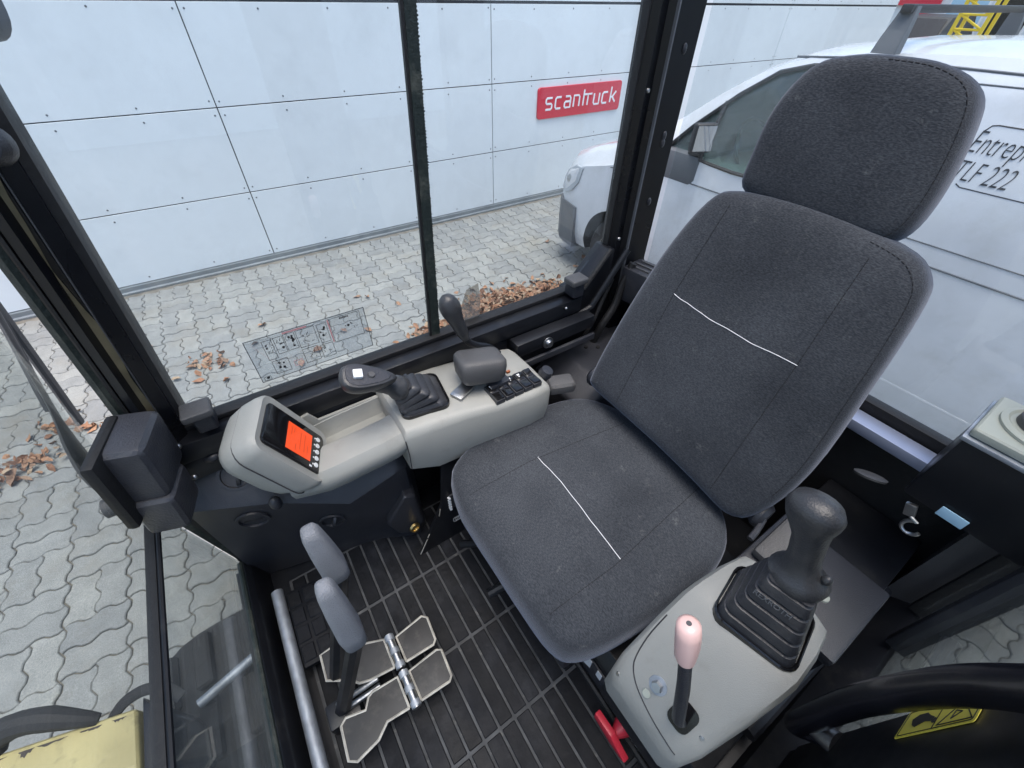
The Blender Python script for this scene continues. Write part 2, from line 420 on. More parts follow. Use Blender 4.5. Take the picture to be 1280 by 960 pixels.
# ================================================================== SETTING: ground and paving
def polyobj(name, pts, m, **k):
    me = bpy.data.meshes.new(name); me.from_pydata([tuple(p) for p in pts], [], [tuple(range(len(pts)))]); return tag(link(name, me, m), **k)
ground = polyobj('ground', [(-60, -60, -.012), (90, -60, -.012), (90, 60, -.012), (-60, 60, -.012)], 'joint_sand', kind='structure')

U = .1195; GX, GY = -1.287, 1.366; AMP = .095
def unit_edge(ax):                                   # S-shaped side of one half stone
    pts = [(0, 0), (.16, AMP), (.40, AMP * .75), (.60, -AMP * .75), (.84, -AMP)]
    return [(a, b) if ax == 0 else (b * -1, a) for a, b in pts]
def stone_outline(nx, ny):
    out = []
    for i in range(nx): out += [(i + a, b) for a, b in unit_edge(0)]
    for j in range(ny): out += [(nx + a, j + b) for a, b in unit_edge(1)]
    top = []
    for i in range(nx): top += [(i + a, ny + b) for a, b in unit_edge(0)]
    top.append((nx, ny)); out += top[::-1][:-1]
    lf = []
    for j in range(ny): lf += [(a, j + b) for a, b in unit_edge(1)]
    lf.append((0, ny)); out += lf[::-1][:-1]
    return [V((a * U, b * U)) for a, b in out]
def inset(P, d):
    k = len(P); res = []
    for i in range(k):
        e1 = (P[i] - P[i - 1]).normalized(); e2 = (P[(i + 1) % k] - P[i]).normalized()
        n1 = V((-e1.y, e1.x)); n2 = V((-e2.y, e2.x)); b = (n1 + n2)
        b = b / max(.6, b.dot(n1)) if b.length > 1e-6 else n1
        res.append(P[i] + b * d)
    return res
def stone_geo(nx, ny):
    P = stone_outline(nx, ny); k = len(P)
    a, b = inset(P, .0022), inset(P, .0055)
    vs = [(q.x, q.y, -.02) for q in a] + [(q.x, q.y, -.0045) for q in a] + [(q.x, q.y, 0) for q in b]
    fs = []
    for r in (0, 1):
        for i in range(k): fs.append((r * k + i, r * k + (i + 1) % k, (r + 1) * k + (i + 1) % k, (r + 1) * k + i))
    fs.append(tuple(range(2 * k, 3 * k)))
    return vs, fs
GEO = {'h': stone_geo(2, 1), 'v': stone_geo(1, 2)}
PME = {}
for key, (vs, fs) in GEO.items():
    me = bpy.data.meshes.new('paver'); me.from_pydata(vs, [], fs); me.materials.append(MATS['concrete_paver']); PME[key] = me
cells = []
NYW = int((4.80 - GY) / U)                            # the last courses run against the wall
for i in range(-26, 82, 2):
    for j in range(-26, NYW - 1, 2):
        if j + 2 > NYW - 2: continue
        if ((i // 2) + (j // 2)) % 2 == 0: cells += [('h', i, j), ('h', i, j + 1)]
        else: cells += [('v', i, j), ('v', i + 1, j)]
jl = max(c[2] for c in cells if c[0] == 'v') + 2
for i in range(-26, 82): cells.append(('v', i, jl))
def seen_score(x, y):
    d = V((x, y, 0)) - CAM
    q = rot.transposed() @ d
    if q.z >= 0: return 0
    px, py = 640 + 524 * q.x / -q.z, 480 - 524 * q.y / -q.z
    if not (-20 < px < 1300 and -20 < py < 980): return 0
    ok = False
    if d.y > 0:
        t = .76 / d.y; hx, hz = d.x * t, 2.1 + d.z * t
        if -.17 < hx < .80 and hz > 1.51: ok = True
    if d.x < 0:
        t = -.33 / d.x; hy, hz = d.y * t, 2.1 + d.z * t
        if .2 < hy < .70 and hz > 1.05: ok = True
    return 1 / d.length_squared * (-d.z / d.length) if ok else 0
scored = sorted(((seen_score(GX + (i + .6) * U, GY + (j + .6) * U), k, i, j) for k, i, j in cells), reverse=True)
near = [c for c in scored[:300] if c[0] > 0]
nset = set((k, i, j) for _, k, i, j in near)
for _, k, i, j in near:
    o = bpy.data.objects.new('paver', PME[k]); COL.objects.link(o); o.parent = ground
    rng = random.Random(i * 131 + j)
    o.location = (GX + i * U + rng.uniform(-.0012, .0012), GY + j * U + rng.uniform(-.0012, .0012), rng.uniform(-.0025, .0025))
    o.rotation_euler = (rng.uniform(-.008, .008), rng.uniform(-.008, .008), rng.uniform(-.006, .006))
vs, fs = [], []
for k, i, j in cells:
    if (k, i, j) in nset: continue
    g = GEO[k]; b0 = len(vs); dz = random.uniform(-.0025, .0025); ox, oy = GX + i * U, GY + j * U
    vs += [(x + ox, y + oy, z + dz) for x, y, z in g[0]]
    fs += [tuple(q + b0 for q in f) for f in g[1]]
me = bpy.data.meshes.new('far_pavers'); me.from_pydata(vs, [], fs)
tag(link('far_pavers', me, 'concrete_paver', ground), kind='stuff')

# ------------------------------------------------------------------ panelled wall of the hall
WY = 4.83
ZJ = [.055, .672, 1.353, 2.035, 2.716, 3.40, 4.08]
XJ = [.259 + 2.715 * k for k in range(-3, 5)] ; XJ = XJ[:-1] + [12.0]
wall = thing('panel_wall', (2.9, WY, 0), 'long hall wall of pale blue-white panels with thin dark joints', 'wall')
B().ext(XJ[0], XJ[-1], WY + .012, WY + .25, 0, 4.1).done('wall_core', 'joint_dark', wall)
for a, b in zip(XJ, XJ[1:]):
    for c, d in zip(ZJ, ZJ[1:]):
        zt = .016 if abs(d - 2.035) < .01 else .0
        B().ext(a + .0045, b - .0045, WY, WY + .014, c + .0045, d - .0045 - zt, .0015, 1).done('wall_panel', 'wall_paint', wall)
riv = B()
rr_ = random.Random(3)
for a, b in zip(XJ, XJ[1:]):
    for c, d in zip(ZJ[:4], ZJ[1:5]):
        if b < -1.5: continue
        for x in (a + .035, a + (b - a) * .2, a + (b - a) * .4, a + (b - a) * .6, a + (b - a) * .8, b - .035):
            for z in (c + .045, d - .055):
                x2 = x + rr_.uniform(-.006, .006); z2 = z + rr_.uniform(-.006, .006)
                riv.cyl((x2, WY + .002, z2), (x2, WY - .0028, z2), .0085, .006, 8)
tag(riv.done('rivets', 'van_bumper', wall), kind='stuff')
B().prism([(XJ[0], WY + .02, .056), (XJ[0], WY - .022, .05), (XJ[0], WY - .022, .012), (XJ[0], WY - .045, .006), (XJ[0], WY - .045, -.01), (XJ[0], WY + .02, -.01)], (XJ[-1] - XJ[0], 0, 0)).done('base_flashing', 'flashing', wall, smooth=False)

oh = thing('opposite_hall', (2, -9, 0), 'pale hall across the yard, mirrored in the side window', 'building')
for k in range(7): B().ext(-9 + k * 3.2, -5.81 + k * 3.2, -9.2, -9.0, .05, 3.9).done('wall_panel', 'wall_paint', oh)
B().ext(-9, 13.4, -9.4, -9.201, 0, 3.9).done('wall_core', 'joint_dark', oh)
# ------------------------------------------------------------------ the red sign
sg = thing('wall_sign', (4.29, WY - .004, .95), 'red rectangular sign with white scantruck lettering on the panel wall', 'sign')
SU, SO = V((1, 0, 0)), V((3.605, WY - .022, .955))
B().pad([(x + .69, z + .162) for x, z in rrect(1.375, .325, .035)], SO + V((0, .02, 0)), (1, 0, 0), (0, 0, 1), (0, -1, 0), [(0, 0), (0, .016), (.003, .02)], 0, 1).done('sign_plate', 'red_sign', sg)
GLY = {'s': [[(.8, 1), (.12, 1), (0, .88), (0, .62), (.12, .5), (.68, .5), (.8, .38), (.8, .12), (.68, 0), (0, 0)]],
       'c': [[(.75, 1), (.15, 1), (0, .85), (0, .15), (.15, 0), (.75, 0)]],
       'a': [[(.08, 1), (.65, 1), (.8, .85), (.8, 0), (.13, 0), (0, .12), (0, .42), (.13, .54), (.8, .54)]],
       'n': [[(0, 0), (0, 1), (.65, 1), (.8, .85), (.8, 0)]],
       't': [[(.12, 1.45), (.12, 0)], [(.12, 1), (.62, 1)]],
       'r': [[(0, 0), (0, 1), (.55, 1)]],
       'u': [[(0, 1), (0, .15), (.15, 0), (.8, 0), (.8, 1)]],
       'k': [[(0, 1.45), (0, 0)], [(0, .5), (.3, .5), (.78, 1)], [(.3, .5), (.8, 0)]]}
ADV = {'t': .62, 'r': .78}
cx = .120; xh = .117
for ch in 'scantruck':
    g = B()
    for st in GLY[ch]:
        P = [SO + V((cx + a * xh * .98 + b * xh * .07, -.0015, .095 + b * xh)) for a, b in st]
        g.tube(dense(P, .05), .0125, 6, flat=.25, up=(0, 1, 0))
    g.done('letter', 'white_letter', sg)
    cx += ADV.get(ch, 1.06) * xh * 1.02 + (.02 if ch not in 'tr' else .012)

# ------------------------------------------------------------------ far end of the yard
far = thing('far_building', (24, 9, 0), 'distant white building with glazed front and red fascia above the van roof', 'building')
B().ext(24, 30, 4, 16, 0, 5).done('wall', 'wall_paint', far)
for k, y in enumerate((7.45, 6.2, 4.95)):
    wnd = B().ext(23.95, 24.02, y - .58, y + .58, .2, 2.4).done('window_frame', 'white_letter', far)
    B().ext(23.93, 23.949, y - .52, y + .52, .3, 2.3).done('pane', 'bezel_black' if k == 1 else 'blue_label', wnd)
B().ext(23.9, 24.02, 8.3, 10.2, 1.98, 2.9).done('fascia', 'red_sign', far)
B().ext(23.9, 24.02, 8.55, 9.0, 1.55, 1.80).done('name_plate', 'red_sign', far)
lift = thing('lattice_lift', (17, 5, 0), 'far yellow lattice-framed lift standing behind the van roof', 'lift')
for yy in (4.75, 5.35):
    for xx in (17.0, 17.5):
        B().ext(xx - .035, xx + .035, yy - .035, yy + .035, 0, 3.6).done('mast', 'safety_yellow', lift)
for k in range(12):
    z0 = .2 + k * .28
    B().tube([(17, 4.75, z0), (17, 5.35, z0 + .28)], .025, 6).done('brace', 'safety_yellow', lift)
    B().tube([(17, 4.75, z0), (17, 5.35, z0)], .025, 6).done('rung', 'safety_yellow', lift)
B().ext(16.95, 17.55, 4.7, 5.4, 0, .2).done('base', 'safety_yellow', lift)
car = thing('far_car', (20, 7.4, 0), 'far dark parked car seen over the van roof', 'car')
def car_sec(x, hw, z0, z1): return [(x, 7.3 - hw, z0), (x, 7.3 + hw, z0), (x, 7.3 + hw * .97, z0 + (z1 - z0) * .6), (x, 7.3 + hw * .75, z1), (x, 7.3 - hw * .75, z1), (x, 7.3 - hw * .97, z0 + (z1 - z0) * .6)]
B().loft([car_sec(19, .8, .3, .7), car_sec(19.1, .9, .2, 1.0), car_sec(20, .92, .2, 1.15), car_sec(20.6, .92, .2, 1.75), car_sec(22.4, .92, .2, 1.8), car_sec(22.9, .9, .2, 1.2), car_sec(23, .85, .4, 1.1)]).done('body', 'van_black', car)
B().prism([(20.02, 6.62, 1.2), (20.02, 7.98, 1.2), (20.52, 7.9, 1.68), (20.52, 6.7, 1.68)], (-.04, 0, .03)).done('windscreen', 'bezel_black', car)
for yy in (6.45, 8.0):
    for xx in (19.7, 22.2): B().cyl((xx, yy, .33), (xx, yy + .18, .33), .33).done('wheel', 'tyre', car)

# ------------------------------------------------------------------ the white van, nose to the wall
van = thing('parked_van', (3.7, 1.0, 0), 'white panel van with dark lettering and roof bar parked behind the excavator', 'van')
XC, HW = 3.70, .95
#      Y     ztop   hw    belt  hwtop  zb
ST = [(3.46, .74, .50, .60, .45, .36), (3.44, .86, .66, .66, .60, .30), (3.38, .97, .79, .75, .71, .27), (3.25, 1.06, .875, .86, .78, .26), (3.0, 1.14, .925, .98, .82, .26), (2.7, 1.23, .945, 1.06, .84, .28),
      (2.45, 1.32, .95, 1.14, .845, .30), (2.2, 1.50, .95, 1.22, .83, .32), (1.95, 1.68, .95, 1.26, .805, .33), (1.72, 1.82, .95, 1.27, .785, .33), (1.5, 1.90, .95, 1.27, .775, .33),
      (1.2, 1.945, .95, 1.27, .77, .33), (.8, 1.965, .95, 1.27, .77, .33), (0, 1.975, .95, 1.27, .77, .33), (-1.2, 1.965, .95, 1.27, .77, .33), (-1.45, 1.93, .94, 1.27, .765, .34), (-1.53, 1.80, .91, 1.25, .75, .40)]
def van_side_x(y, z):
    for a, b in zip(ST, ST[1:]):
        if b[0] <= y <= a[0]:
            t = (y - b[0]) / (a[0] - b[0]); s_ = [b[i] + (a[i] - b[i]) * t for i in range(6)]; break
    zt, hw, belt, hwt = s_[1:5]
    if z <= .6: return XC - hw * (.965 + .035 * max(0, min(1, (z - .33) / .27)))
    if z <= belt: return XC - hw + .015 * hw * max(0, (z - .75) / (belt - .75 + 1e-6)) if z > .75 else XC - hw
    zm = zt - .17; t = (z - belt) / (zm - belt)
    if t <= 1: return XC - (hw * .985 + (hwt + .055 - hw * .985) * t)
    return XC - (hwt + .055 - .055 * (z - zm) / .07)
loops = []
for y, zt, hw, belt, hwt, zb in ST:
    half = [(hw * .78, zb - .02), (hw * .95, zb), (hw * .985, zb + .10), (hw, min(.6, belt - .08)), (hw, min(.75, belt - .04)), (hw * .985, belt),
            (hwt + .055 * (1 if zt > 1.4 else .5), zt - .17 if zt > 1.5 else belt + (zt - belt) * .35), (hwt, zt - .10 if zt > 1.5 else belt + (zt - belt) * .6), (hwt - .05, zt - .035 if zt > 1.5 else belt + (zt - belt) * .85), (hwt - .14, zt - .008), (hwt * .5, zt + .012), (0, zt + .018)]
    loops.append([(XC - a, y, z) for a, z in half] + [(XC + a, y, z) for a, z in half[::-1][1:]])
body = B().loft(loops).done('body', 'van_paint', van, ang=32)
def cutter(bmo, m):
    me = bpy.data.meshes.new('cut'); bmo.bm.to_mesh(me); bmo.bm.free(); me.materials.append(MATS[m])
    o = bpy.data.objects.new('cut', me); COL.objects.link(o); return o
WIN = [(2.17, 1.30), (2.02, 1.46), (1.80, 1.66), (1.62, 1.79), (1.45, 1.835), (1.30, 1.845), (1.10, 1.845), (1.06, 1.80), (1.06, 1.33), (1.10, 1.295), (1.6, 1.285)]
cut1 = B().prism([(2.6, a, b) for a, b in WIN], (2.3, 0, 0))
cut1.bm.normal_update()
c1 = cutter(cut1, 'interior_dark')
cut2 = B(); cut2.lathe((2.6, 2.47, .34), (1, 0, 0), [(.0, 0), (.405, 0), (.405, .5), (0, .5)], 40)
c2 = cutter(cut2, 'van_black')
cut3 = B(); cut3.lathe((2.6, -.55, .34), (1, 0, 0), [(.0, 0), (.405, 0), (.405, .5), (0, .5)], 40)
c3 = cutter(cut3, 'van_black')
body.data.materials.append(MATS['interior_dark']); body.data.materials.append(MATS['van_black'])
for c in (c1, c2, c3):
    c.parent = None
    md = body.modifiers.new('b', 'BOOLEAN'); md.operation = 'DIFFERENCE'; md.object = c; md.solver = 'EXACT'
    try: md.material_mode = 'TRANSFER'
    except Exception: pass
bpy.context.view_layer.update()
me2 = bpy.data.meshes.new_from_object(body.evaluated_get(bpy.context.evaluated_depsgraph_get()))
body.modifiers.clear(); body.data = me2; me2.name = 'body'
for c in (c1, c2, c3): bpy.data.objects.remove(c)
me2.set_sharp_from_angle(angle=R(32))
def on_side(y, z, d=0.): return V((van_side_x(y, z) - d, y, z))
# side window
vw = B().prism([on_side(a, b, -.012) for a, b in WIN], (.005, 0, 0)).done('door_window', 'van_glass', van, smooth=False)
rim = B(); rim.tube([on_side(a, b, .001) for a, b in WIN + WIN[:1]], .012, 6); rim.done('window_seal', 'van_black', vw)
B().prism([V((2 * XC, 0, 0)) + on_side(a, b, -.012) * 1 - V((2 * (on_side(a, b, -.012).x), 0, 0)) for a, b in WIN], (-.005, 0, 0)).done('door_window', 'van_glass', van, smooth=False)
rim = B(); rim.tube([on_side(1.86, 1.29, .0), on_side(1.86, 1.62, .0)], .012, 6); rim.done('quarter_bar', 'van_black', vw)
# inside: seat, wheel, dash
B().box((3.15, 1.12, 1.35), (.42, .14, .62), Matrix.Rotation(R(-12), 3, 'X'), .06, 3).done('driver_seat', 'pad_grey', van)
B().tube([(3.14 + .19 * math.cos(t), 1.72 + .19 * math.sin(t) * .45, 1.34 + .19 * math.sin(t) * .89) for t in [2 * math.pi * k / 24 for k in range(25)]], .014, 6).done('steering_wheel', 'van_black', van)
B().box((3.15, 2.02, 1.22), (.8, .36, .2), None, .05).done('dashboard', 'van_bumper', van)
# mirror
mi = B(); mi.box((2.665, 1.81, 1.45), (.145, .05, .165), Matrix.Rotation(R(-26), 3, 'Z'), .02, 3); mi.tube([(2.72, 1.83, 1.37), (2.80, 1.95, 1.32)], .03, 8)
mo = mi.done('wing_mirror', 'van_black', van)
B().box((2.654, 1.7865, 1.45), (.122, .006, .14), Matrix.Rotation(R(-26), 3, 'Z')).done('mirror_face', 'mirror_glass', mo)
# panel gaps and mouldings
def side_line(name, pts, r, m, d=0., n=6):
    P = dense([V((0, a, b)) for a, b in pts], .06)
    B().tube([on_side(q.y, q.z, d) for q in P], r, n).done(name, m, van)
side_line('door_gap', [(1.02, 1.86), (1.02, 1.3), (1.03, .75), (1.06, .42), (1.5, .38), (1.95, .40)], .0035, 'joint_dark')
side_line('door_gap', [(2.26, 1.31), (2.28, 1.1), (2.25, .83)], .0035, 'joint_dark')
side_line('body_crease', [(2.65, 1.06), (2.2, 1.145), (1.0, 1.15), (-1.4, 1.15)], .0045, 'van_bumper')
side_line('rail_track', [(1.0, 1.24), (-1.4, 1.24)], .003, 'van_bumper')
side_line('roof_gutter', [(1.58, 1.862), (1.25, 1.885), (.8, 1.885), (-1.4, 1.875)], .006, 'van_bumper')
side_line('roof_gutter', [(.92, 1.838), (.5, 1.845), (-1.4, 1.835)], .004, 'van_bumper')
side_line('sill_step', [(2.0, .52), (-.15, .52)], .012, 'van_paint', -.006)
# front bumper, lamp
fb = [(3.49, .30), (3.49, .62), (3.40, .66)]
lp = []
for y, zt, hw, belt, hwt, zb in ST[:6]:
    lp.append([(XC - hw * .9, y, zb - .04), (XC - hw - .012, y, zb - .03), (XC - hw - .018, y, min(.42, belt - .1)), (XC - hw - .012, y, min(.62, belt - .06)), (XC - hw * .9, y, min(.62, belt - .06))])
B().loft([[(a, b + .012, c) for a, b, c in l] for l in lp[:5]]).done('bumper_corner', 'van_bumper', van)
B().loft([[(2 * XC - a, b + .012, c) for a, b, c in l] for l in lp[:5]]).done('bumper_corner', 'van_bumper', van)
vb_ = bvh_of(body)
hl_ = [(3.36, .70), (3.35, .79), (3.27, .88), (3.14, .95), (2.98, .97), (3.02, .84), (3.12, .74), (3.24, .69)]
hp_ = [vb_.ray_cast(V((2.0, y, z)), V((1, 0, 0)))[0] for y, z in hl_]
hp_ = [q + V((-.012, .006, 0)) for q in hp_ if q is not None]
if len(hp_) > 3:
    ho2 = B().prism(hp_, (.04, 0, 0), .003).done('headlight', 'lamp_glass', van)
    c_ = sum(hp_, V((0, 0, 0))) / len(hp_)
    B().ball(c_ + V((-.001, 0, 0)), (.012, .06, .045)).done('reflector', 'steel', ho2)
# wheels
for y in (2.47, -.55):
    t = B(); t.lathe((2.79, y, .335), (1, 0, 0), [(.20, 0), (.29, -.012), (.325, .02), (.335, .06), (.335, .16), (.325, .2), (.2, .22)], 40)
    wo = t.done('wheel', 'tyre', van)
    t = B(); t.lathe((2.785, y, .335), (1, 0, 0), [(0.0, .05), (.06, .03), (.09, .05), (.17, .045), (.205, .0), (.215, .02), (.215, .1), (0, .1)], 32); t.done('rim', 'steel', wo)
# roof bar
for y in (1.12, -.6):
    rb = B(); rb.box((XC, y, 2.075), (1.62, .05, .032), None, .008); ro = rb.done('roof_bar', 'van_black', van)
    for sx in (-1, 1):
        f = B(); xx = XC + sx * .76
        f.loft([[(xx + sx * a + dx, y + dy, z) for dx, dy in ((-.03 * k, -.05 * k2), (.03 * k, -.05 * k2), (.03 * k, .05 * k2), (-.03 * k, .05 * k2))] for a, z, k, k2 in ((.05, 1.915, 1, 1.05), (.035, 1.97, .9, .95), (.01, 2.04, .7, .75), (0, 2.085, .7, .6))])
        f.done('bar_foot', 'van_bumper', ro)
# lettering: box line and words
fo = B()
bxp = [(.585, 1.69), (.57, 1.715), (.55, 1.72), (-.75, 1.72), (-.77, 1.70), (-.77, 1.50), (-.75, 1.485), (.53, 1.485), (.55, 1.495)]
P = dense([V((0, a, b)) for a, b in bxp], .05)
fo.tube([on_side(q.y, q.z, -.0008) for q in P], .0030, 6, flat=1); fo.done('lettering_border', 'letter_black', van)
n0 = on_side(.2, 1.4); n1 = on_side(.2, 1.7); up = (n1 - n0).normalized()
for body_, size, yy, zz in (('Entrepren', .125, .60, 1.615), ('TLF 222', .115, .590, 1.51)):
    me = text_mesh(body_, size, on_side(yy, zz, .0022), (0, -1, 0), up, .0012, .18, .54, -.0020); link('lettering', me, 'letter_black', van)

# ------------------------------------------------------------------ fallen leaves
def leaf_geo(rng, s):
    L_, W_ = s, s * rng.uniform(.45, .75); c = rng.uniform(-.25, .45) * s; tw = rng.uniform(-.2, .2) * s
    vs = [(-L_ / 2, 0, 0), (-.2 * L_, W_ / 2, c * .5), (.18 * L_, W_ * .42, c * .6 + tw), (L_ / 2, 0, c * .35), (.18 * L_, -W_ * .42, c * .6 - tw), (-.2 * L_, -W_ / 2, c * .5), (0, 0, 0), (.25 * L_, 0, .02 * s)]
    fs = [(0, 6, 1), (1, 6, 7, 2), (2, 7, 3), (3, 7, 4), (4, 7, 6, 5), (5, 6, 0)]
    return vs, fs
def leaf_at(rng, x, y, z, s, flat=.35):
    vs, fs = leaf_geo(rng, s)
    M = Matrix.Translation((x, y, z)) @ Matrix.Rotation(rng.uniform(0, 6.28), 4, 'Z') @ Matrix.Rotation(rng.uniform(-flat, flat), 4, 'X') @ Matrix.Rotation(rng.uniform(-flat, flat), 4, 'Y')
    return [tuple(M @ V(v)) for v in vs], fs
def heap(rng, path, wdt, n, h):
    for _ in range(n):
        t = rng.random() * (len(path) - 1); i = int(t); f = t - i
        x = path[i][0] + (path[i + 1][0] - path[i][0]) * f; y = path[i][1] + (path[i + 1][1] - path[i][1]) * f
        r = rng.gauss(0, wdt); x += rng.gauss(0, .05); y += r
        yield x, y, .012 + h * max(0, 1 - abs(r) / (2 * wdt)) * rng.random(), rng.uniform(.03, .078), .9
def heap_obj(name, gen, label):
    rng = random.Random(sum(map(ord, label))); vs, fs = [], []
    for x, y, z, s, fl in gen(rng):
        v2, f2 = leaf_at(rng, x, y, z, s, fl); b0 = len(vs); vs += v2; fs += [tuple(q + b0 for q in f) for f in f2]
    me = bpy.data.meshes.new(name); me.from_pydata(vs, [], fs)
    return tag(link(name, me, 'dry_leaf'), label, 'leaves', None, 'stuff')
heap_obj('leaf_drift', lambda r: heap(r, [(.95, 2.58), (1.4, 2.66), (1.7, 2.74), (2.0, 2.70), (2.3, 2.60), (2.55, 2.50)], .14, 2600, .09), 'long drift of brown fallen leaves outside beside the cab sill')
heap_obj('leaf_pile', lambda r: heap(r, [(-1.95, 2.72), (-1.65, 2.76), (-1.42, 2.82)], .07, 120, .04), 'heap of brown leaves on the paving ahead of the wiper')
heap_obj('leaf_pile', lambda r: heap(r, [(-1.52, 3.12), (-1.35, 3.05), (-1.2, 3.0)], .05, 34, .01), 'thin strewn leaves on the paving beyond the wiper blade')
heap_obj('leaf_pile', lambda r: heap(r, [(-.66, 3.36), (-.50, 3.30), (-.40, 3.22)], .05, 36, .015), 'small cluster of leaves on the paving left of the window decal')
spots = [(2.95, 3.62), (3.05, 3.1), (2.85, 3.0), (2.45, 3.05), (1.9, 3.15), (1.35, 3.1), (1.0, 3.3), (.72, 3.62), (.80, 3.55), (-.1, 3.6), (.45, 3.15), (.62, 3.05), (1.15, 2.95), (.92, 2.8), (.75, 2.75), (1.3, 2.85),
         (-.2, 3.35), (-.75, 3.2), (-.62, 3.1), (-.45, 3.0), (-1.25, 2.7), (-1.1, 2.62), (-.85, 2.3), (-1.0, 3.3), (-.9, 3.75), (.2, 3.0), (.05, 2.9), (1.75, 2.95), (2.1, 2.98), (2.3, 2.9)]
rl = random.Random(5)
for x, y in spots:
    v2, f2 = leaf_at(rl, 0, 0, .012, rl.uniform(.06, .085), .25)
    me = bpy.data.meshes.new('fallen_leaf'); me.from_pydata(v2, [], f2)
    o = link('fallen_leaf', me, 'dry_leaf'); o.location = (x, y, 0)
    tag(o, 'single dry brown leaf lying on the grey block paving', 'leaf', 'single leaves scattered on the paving')

# ================================================================== THE EXCAVATOR: cab shell
FZ, YR = .94, .76
cab = thing('excavator_cab', (.35, .3, FZ), 'black steel excavator cab frame with large glass panes around the operator seat', 'cab')
B().ext(-.34, .98, -.24, .80, FZ - .06, FZ).done('floor_plate', 'black_paint', cab)
# right side wall below the window
B().ext(-.30, .97, YR, YR + .04, FZ, 1.46, .004).done('side_panel', 'black_paint', cab)
sill = B()
sill.ext(-.27, .72, YR - .045, YR + .03, 1.452, 1.498, .006)
sill.ext(.48, .74, YR - .085, YR - .046, 1.415, 1.455, .006)
sill.ext(-.27, .479, YR - .040, YR - .002, 1.40, 1.4515, .005)
sill.done('window_sill', 'black_paint', cab)
B().ext(-.25, .73, YR - .012, YR + .018, 1.4985, 1.510, .003).done('sill_seal', 'black_seal', cab)
B().ext(.48, .74, YR - .0955, YR - .086, 1.38, 1.40, .003).done('sill_trim', 'dark_plastic', cab)
# front right pillar: ribbed section, leaning slightly back
def pillar(name, prof, z0, z1, shift, m, taper=None):
    f = lambda x: -.300 + (x + .318) * .60
    b = B(); L0 = [(f(x), y, z0) for x, y in prof]; L1 = [(f(x) + shift, y, z1) for x, y in prof]
    b.loft([L0, L1]); return b.done(name, m, cab, 30)
fs_ = .085
pillar('front_pillar', [(-.285, .80), (-.285, .755), (-.262, .745), (-.255, .722), (-.236, .715), (-.228, .735), (-.215, .735), (-.205, .728), (-.180, .742), (-.176, .80)], 1.40, 2.52, fs_, 'pillar_paint')
pillar('pillar_seal', [(-.318, .80), (-.318, .765), (-.302, .757), (-.287, .760), (-.287, .80)], 1.36, 2.52, fs_, 'weather_seal')
pillar('pillar_seal', [(-.1755, .80), (-.1755, .748), (-.158, .752), (-.156, .80)], 1.47, 2.52, fs_, 'black_seal')
pillar('pillar_rib', [(-.279, .752), (-.276, .744), (-.270, .7435), (-.268, .750)], 1.40, 2.52, fs_, 'black_seal')
pillar('pillar_edge', [(-.2075, .7295), (-.206, .7265), (-.2045, .7265), (-.203, .7295)], 1.44, 2.52, fs_, 'pad_grey')
# wavy-edged tan strip laid on the pillar's inner face
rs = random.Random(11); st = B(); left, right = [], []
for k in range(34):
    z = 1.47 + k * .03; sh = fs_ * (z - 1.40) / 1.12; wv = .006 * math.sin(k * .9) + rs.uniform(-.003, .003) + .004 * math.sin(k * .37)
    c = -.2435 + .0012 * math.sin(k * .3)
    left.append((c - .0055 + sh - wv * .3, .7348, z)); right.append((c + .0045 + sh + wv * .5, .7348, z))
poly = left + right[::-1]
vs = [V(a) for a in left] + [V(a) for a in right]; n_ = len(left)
me = bpy.data.meshes.new('tan_strip'); me.from_pydata([tuple(v + V((0, -.0013, 0))) for v in vs], [], [(i, i + 1, n_ + i + 1, n_ + i) for i in range(n_ - 1)]); link('tan_strip', me, 'tan_tone', cab)
# middle window bar with ragged brush seal
def bar(name, x0, x1, y0, y1, m):
    B().loft([[(x + .048 * (z - 1.5) / 1.02, y, z) for x, y in ((x0, y0), (x1, y0), (x1, y1), (x0, y1))] for z in (1.50, 2.52)]).done(name, m, cab)
bar('window_bar', .294, .313, YR - .001, YR + .004, 'weather_seal')
bar('window_bar', .296, .314, YR + .0185, YR + .026, 'weather_seal')
bar('bar_edge', .2885, .2932, YR + .0, YR + .004, 'black_seal')
br = B(); rs = random.Random(4)
for k in range(210):
    z = 1.505 + k * .0048; sh = .048 * (z - 1.5) / 1.02; x1 = .3138 + sh + rs.uniform(.0002, .0018)
    br.prism([(.312 + sh, YR + .0, z), (x1, YR + .0, z + .001), (x1, YR + .0, z + .0032), (.312 + sh, YR + .0, z + .0042)], (0, .003, 0))
tag(br.done('brush_fringe', 'weather_seal', cab, smooth=False), kind='stuff')
# rear right pillar
rp = B()
rp.loft([[(x, y, z) for x, y in ((.845, .80), (.832, .757), (.842, .742), (.868, .748), (.876, .735), (.915, .728), (.925, .742), (.966, .735), (.968, .80))] for z in (1.2, 2.52)])
rp.done('rear_pillar', 'pillar_paint', cab, 25)
B().ext(.826, .8315, .757, .777, 1.55, 2.52, .002).done('pillar_seal', 'black_seal', cab)
B().ext(.8765, .8805, .7275, .7345, 1.40, 2.52).done('pillar_edge', 'van_bumper', cab)
for z in (2.02, 1.86, 1.845, 1.71): B().ball((.92, .727, z), (.006, .004, .010)).done('pillar_clip', 'dark_plastic', cab)
for z in (1.62, 1.95): B().lathe((.852, .7435, z), (0, -1, 0), [(.0, .004), (.004, .003), (.005, 0)], 12).done('screw', 'steel', cab)
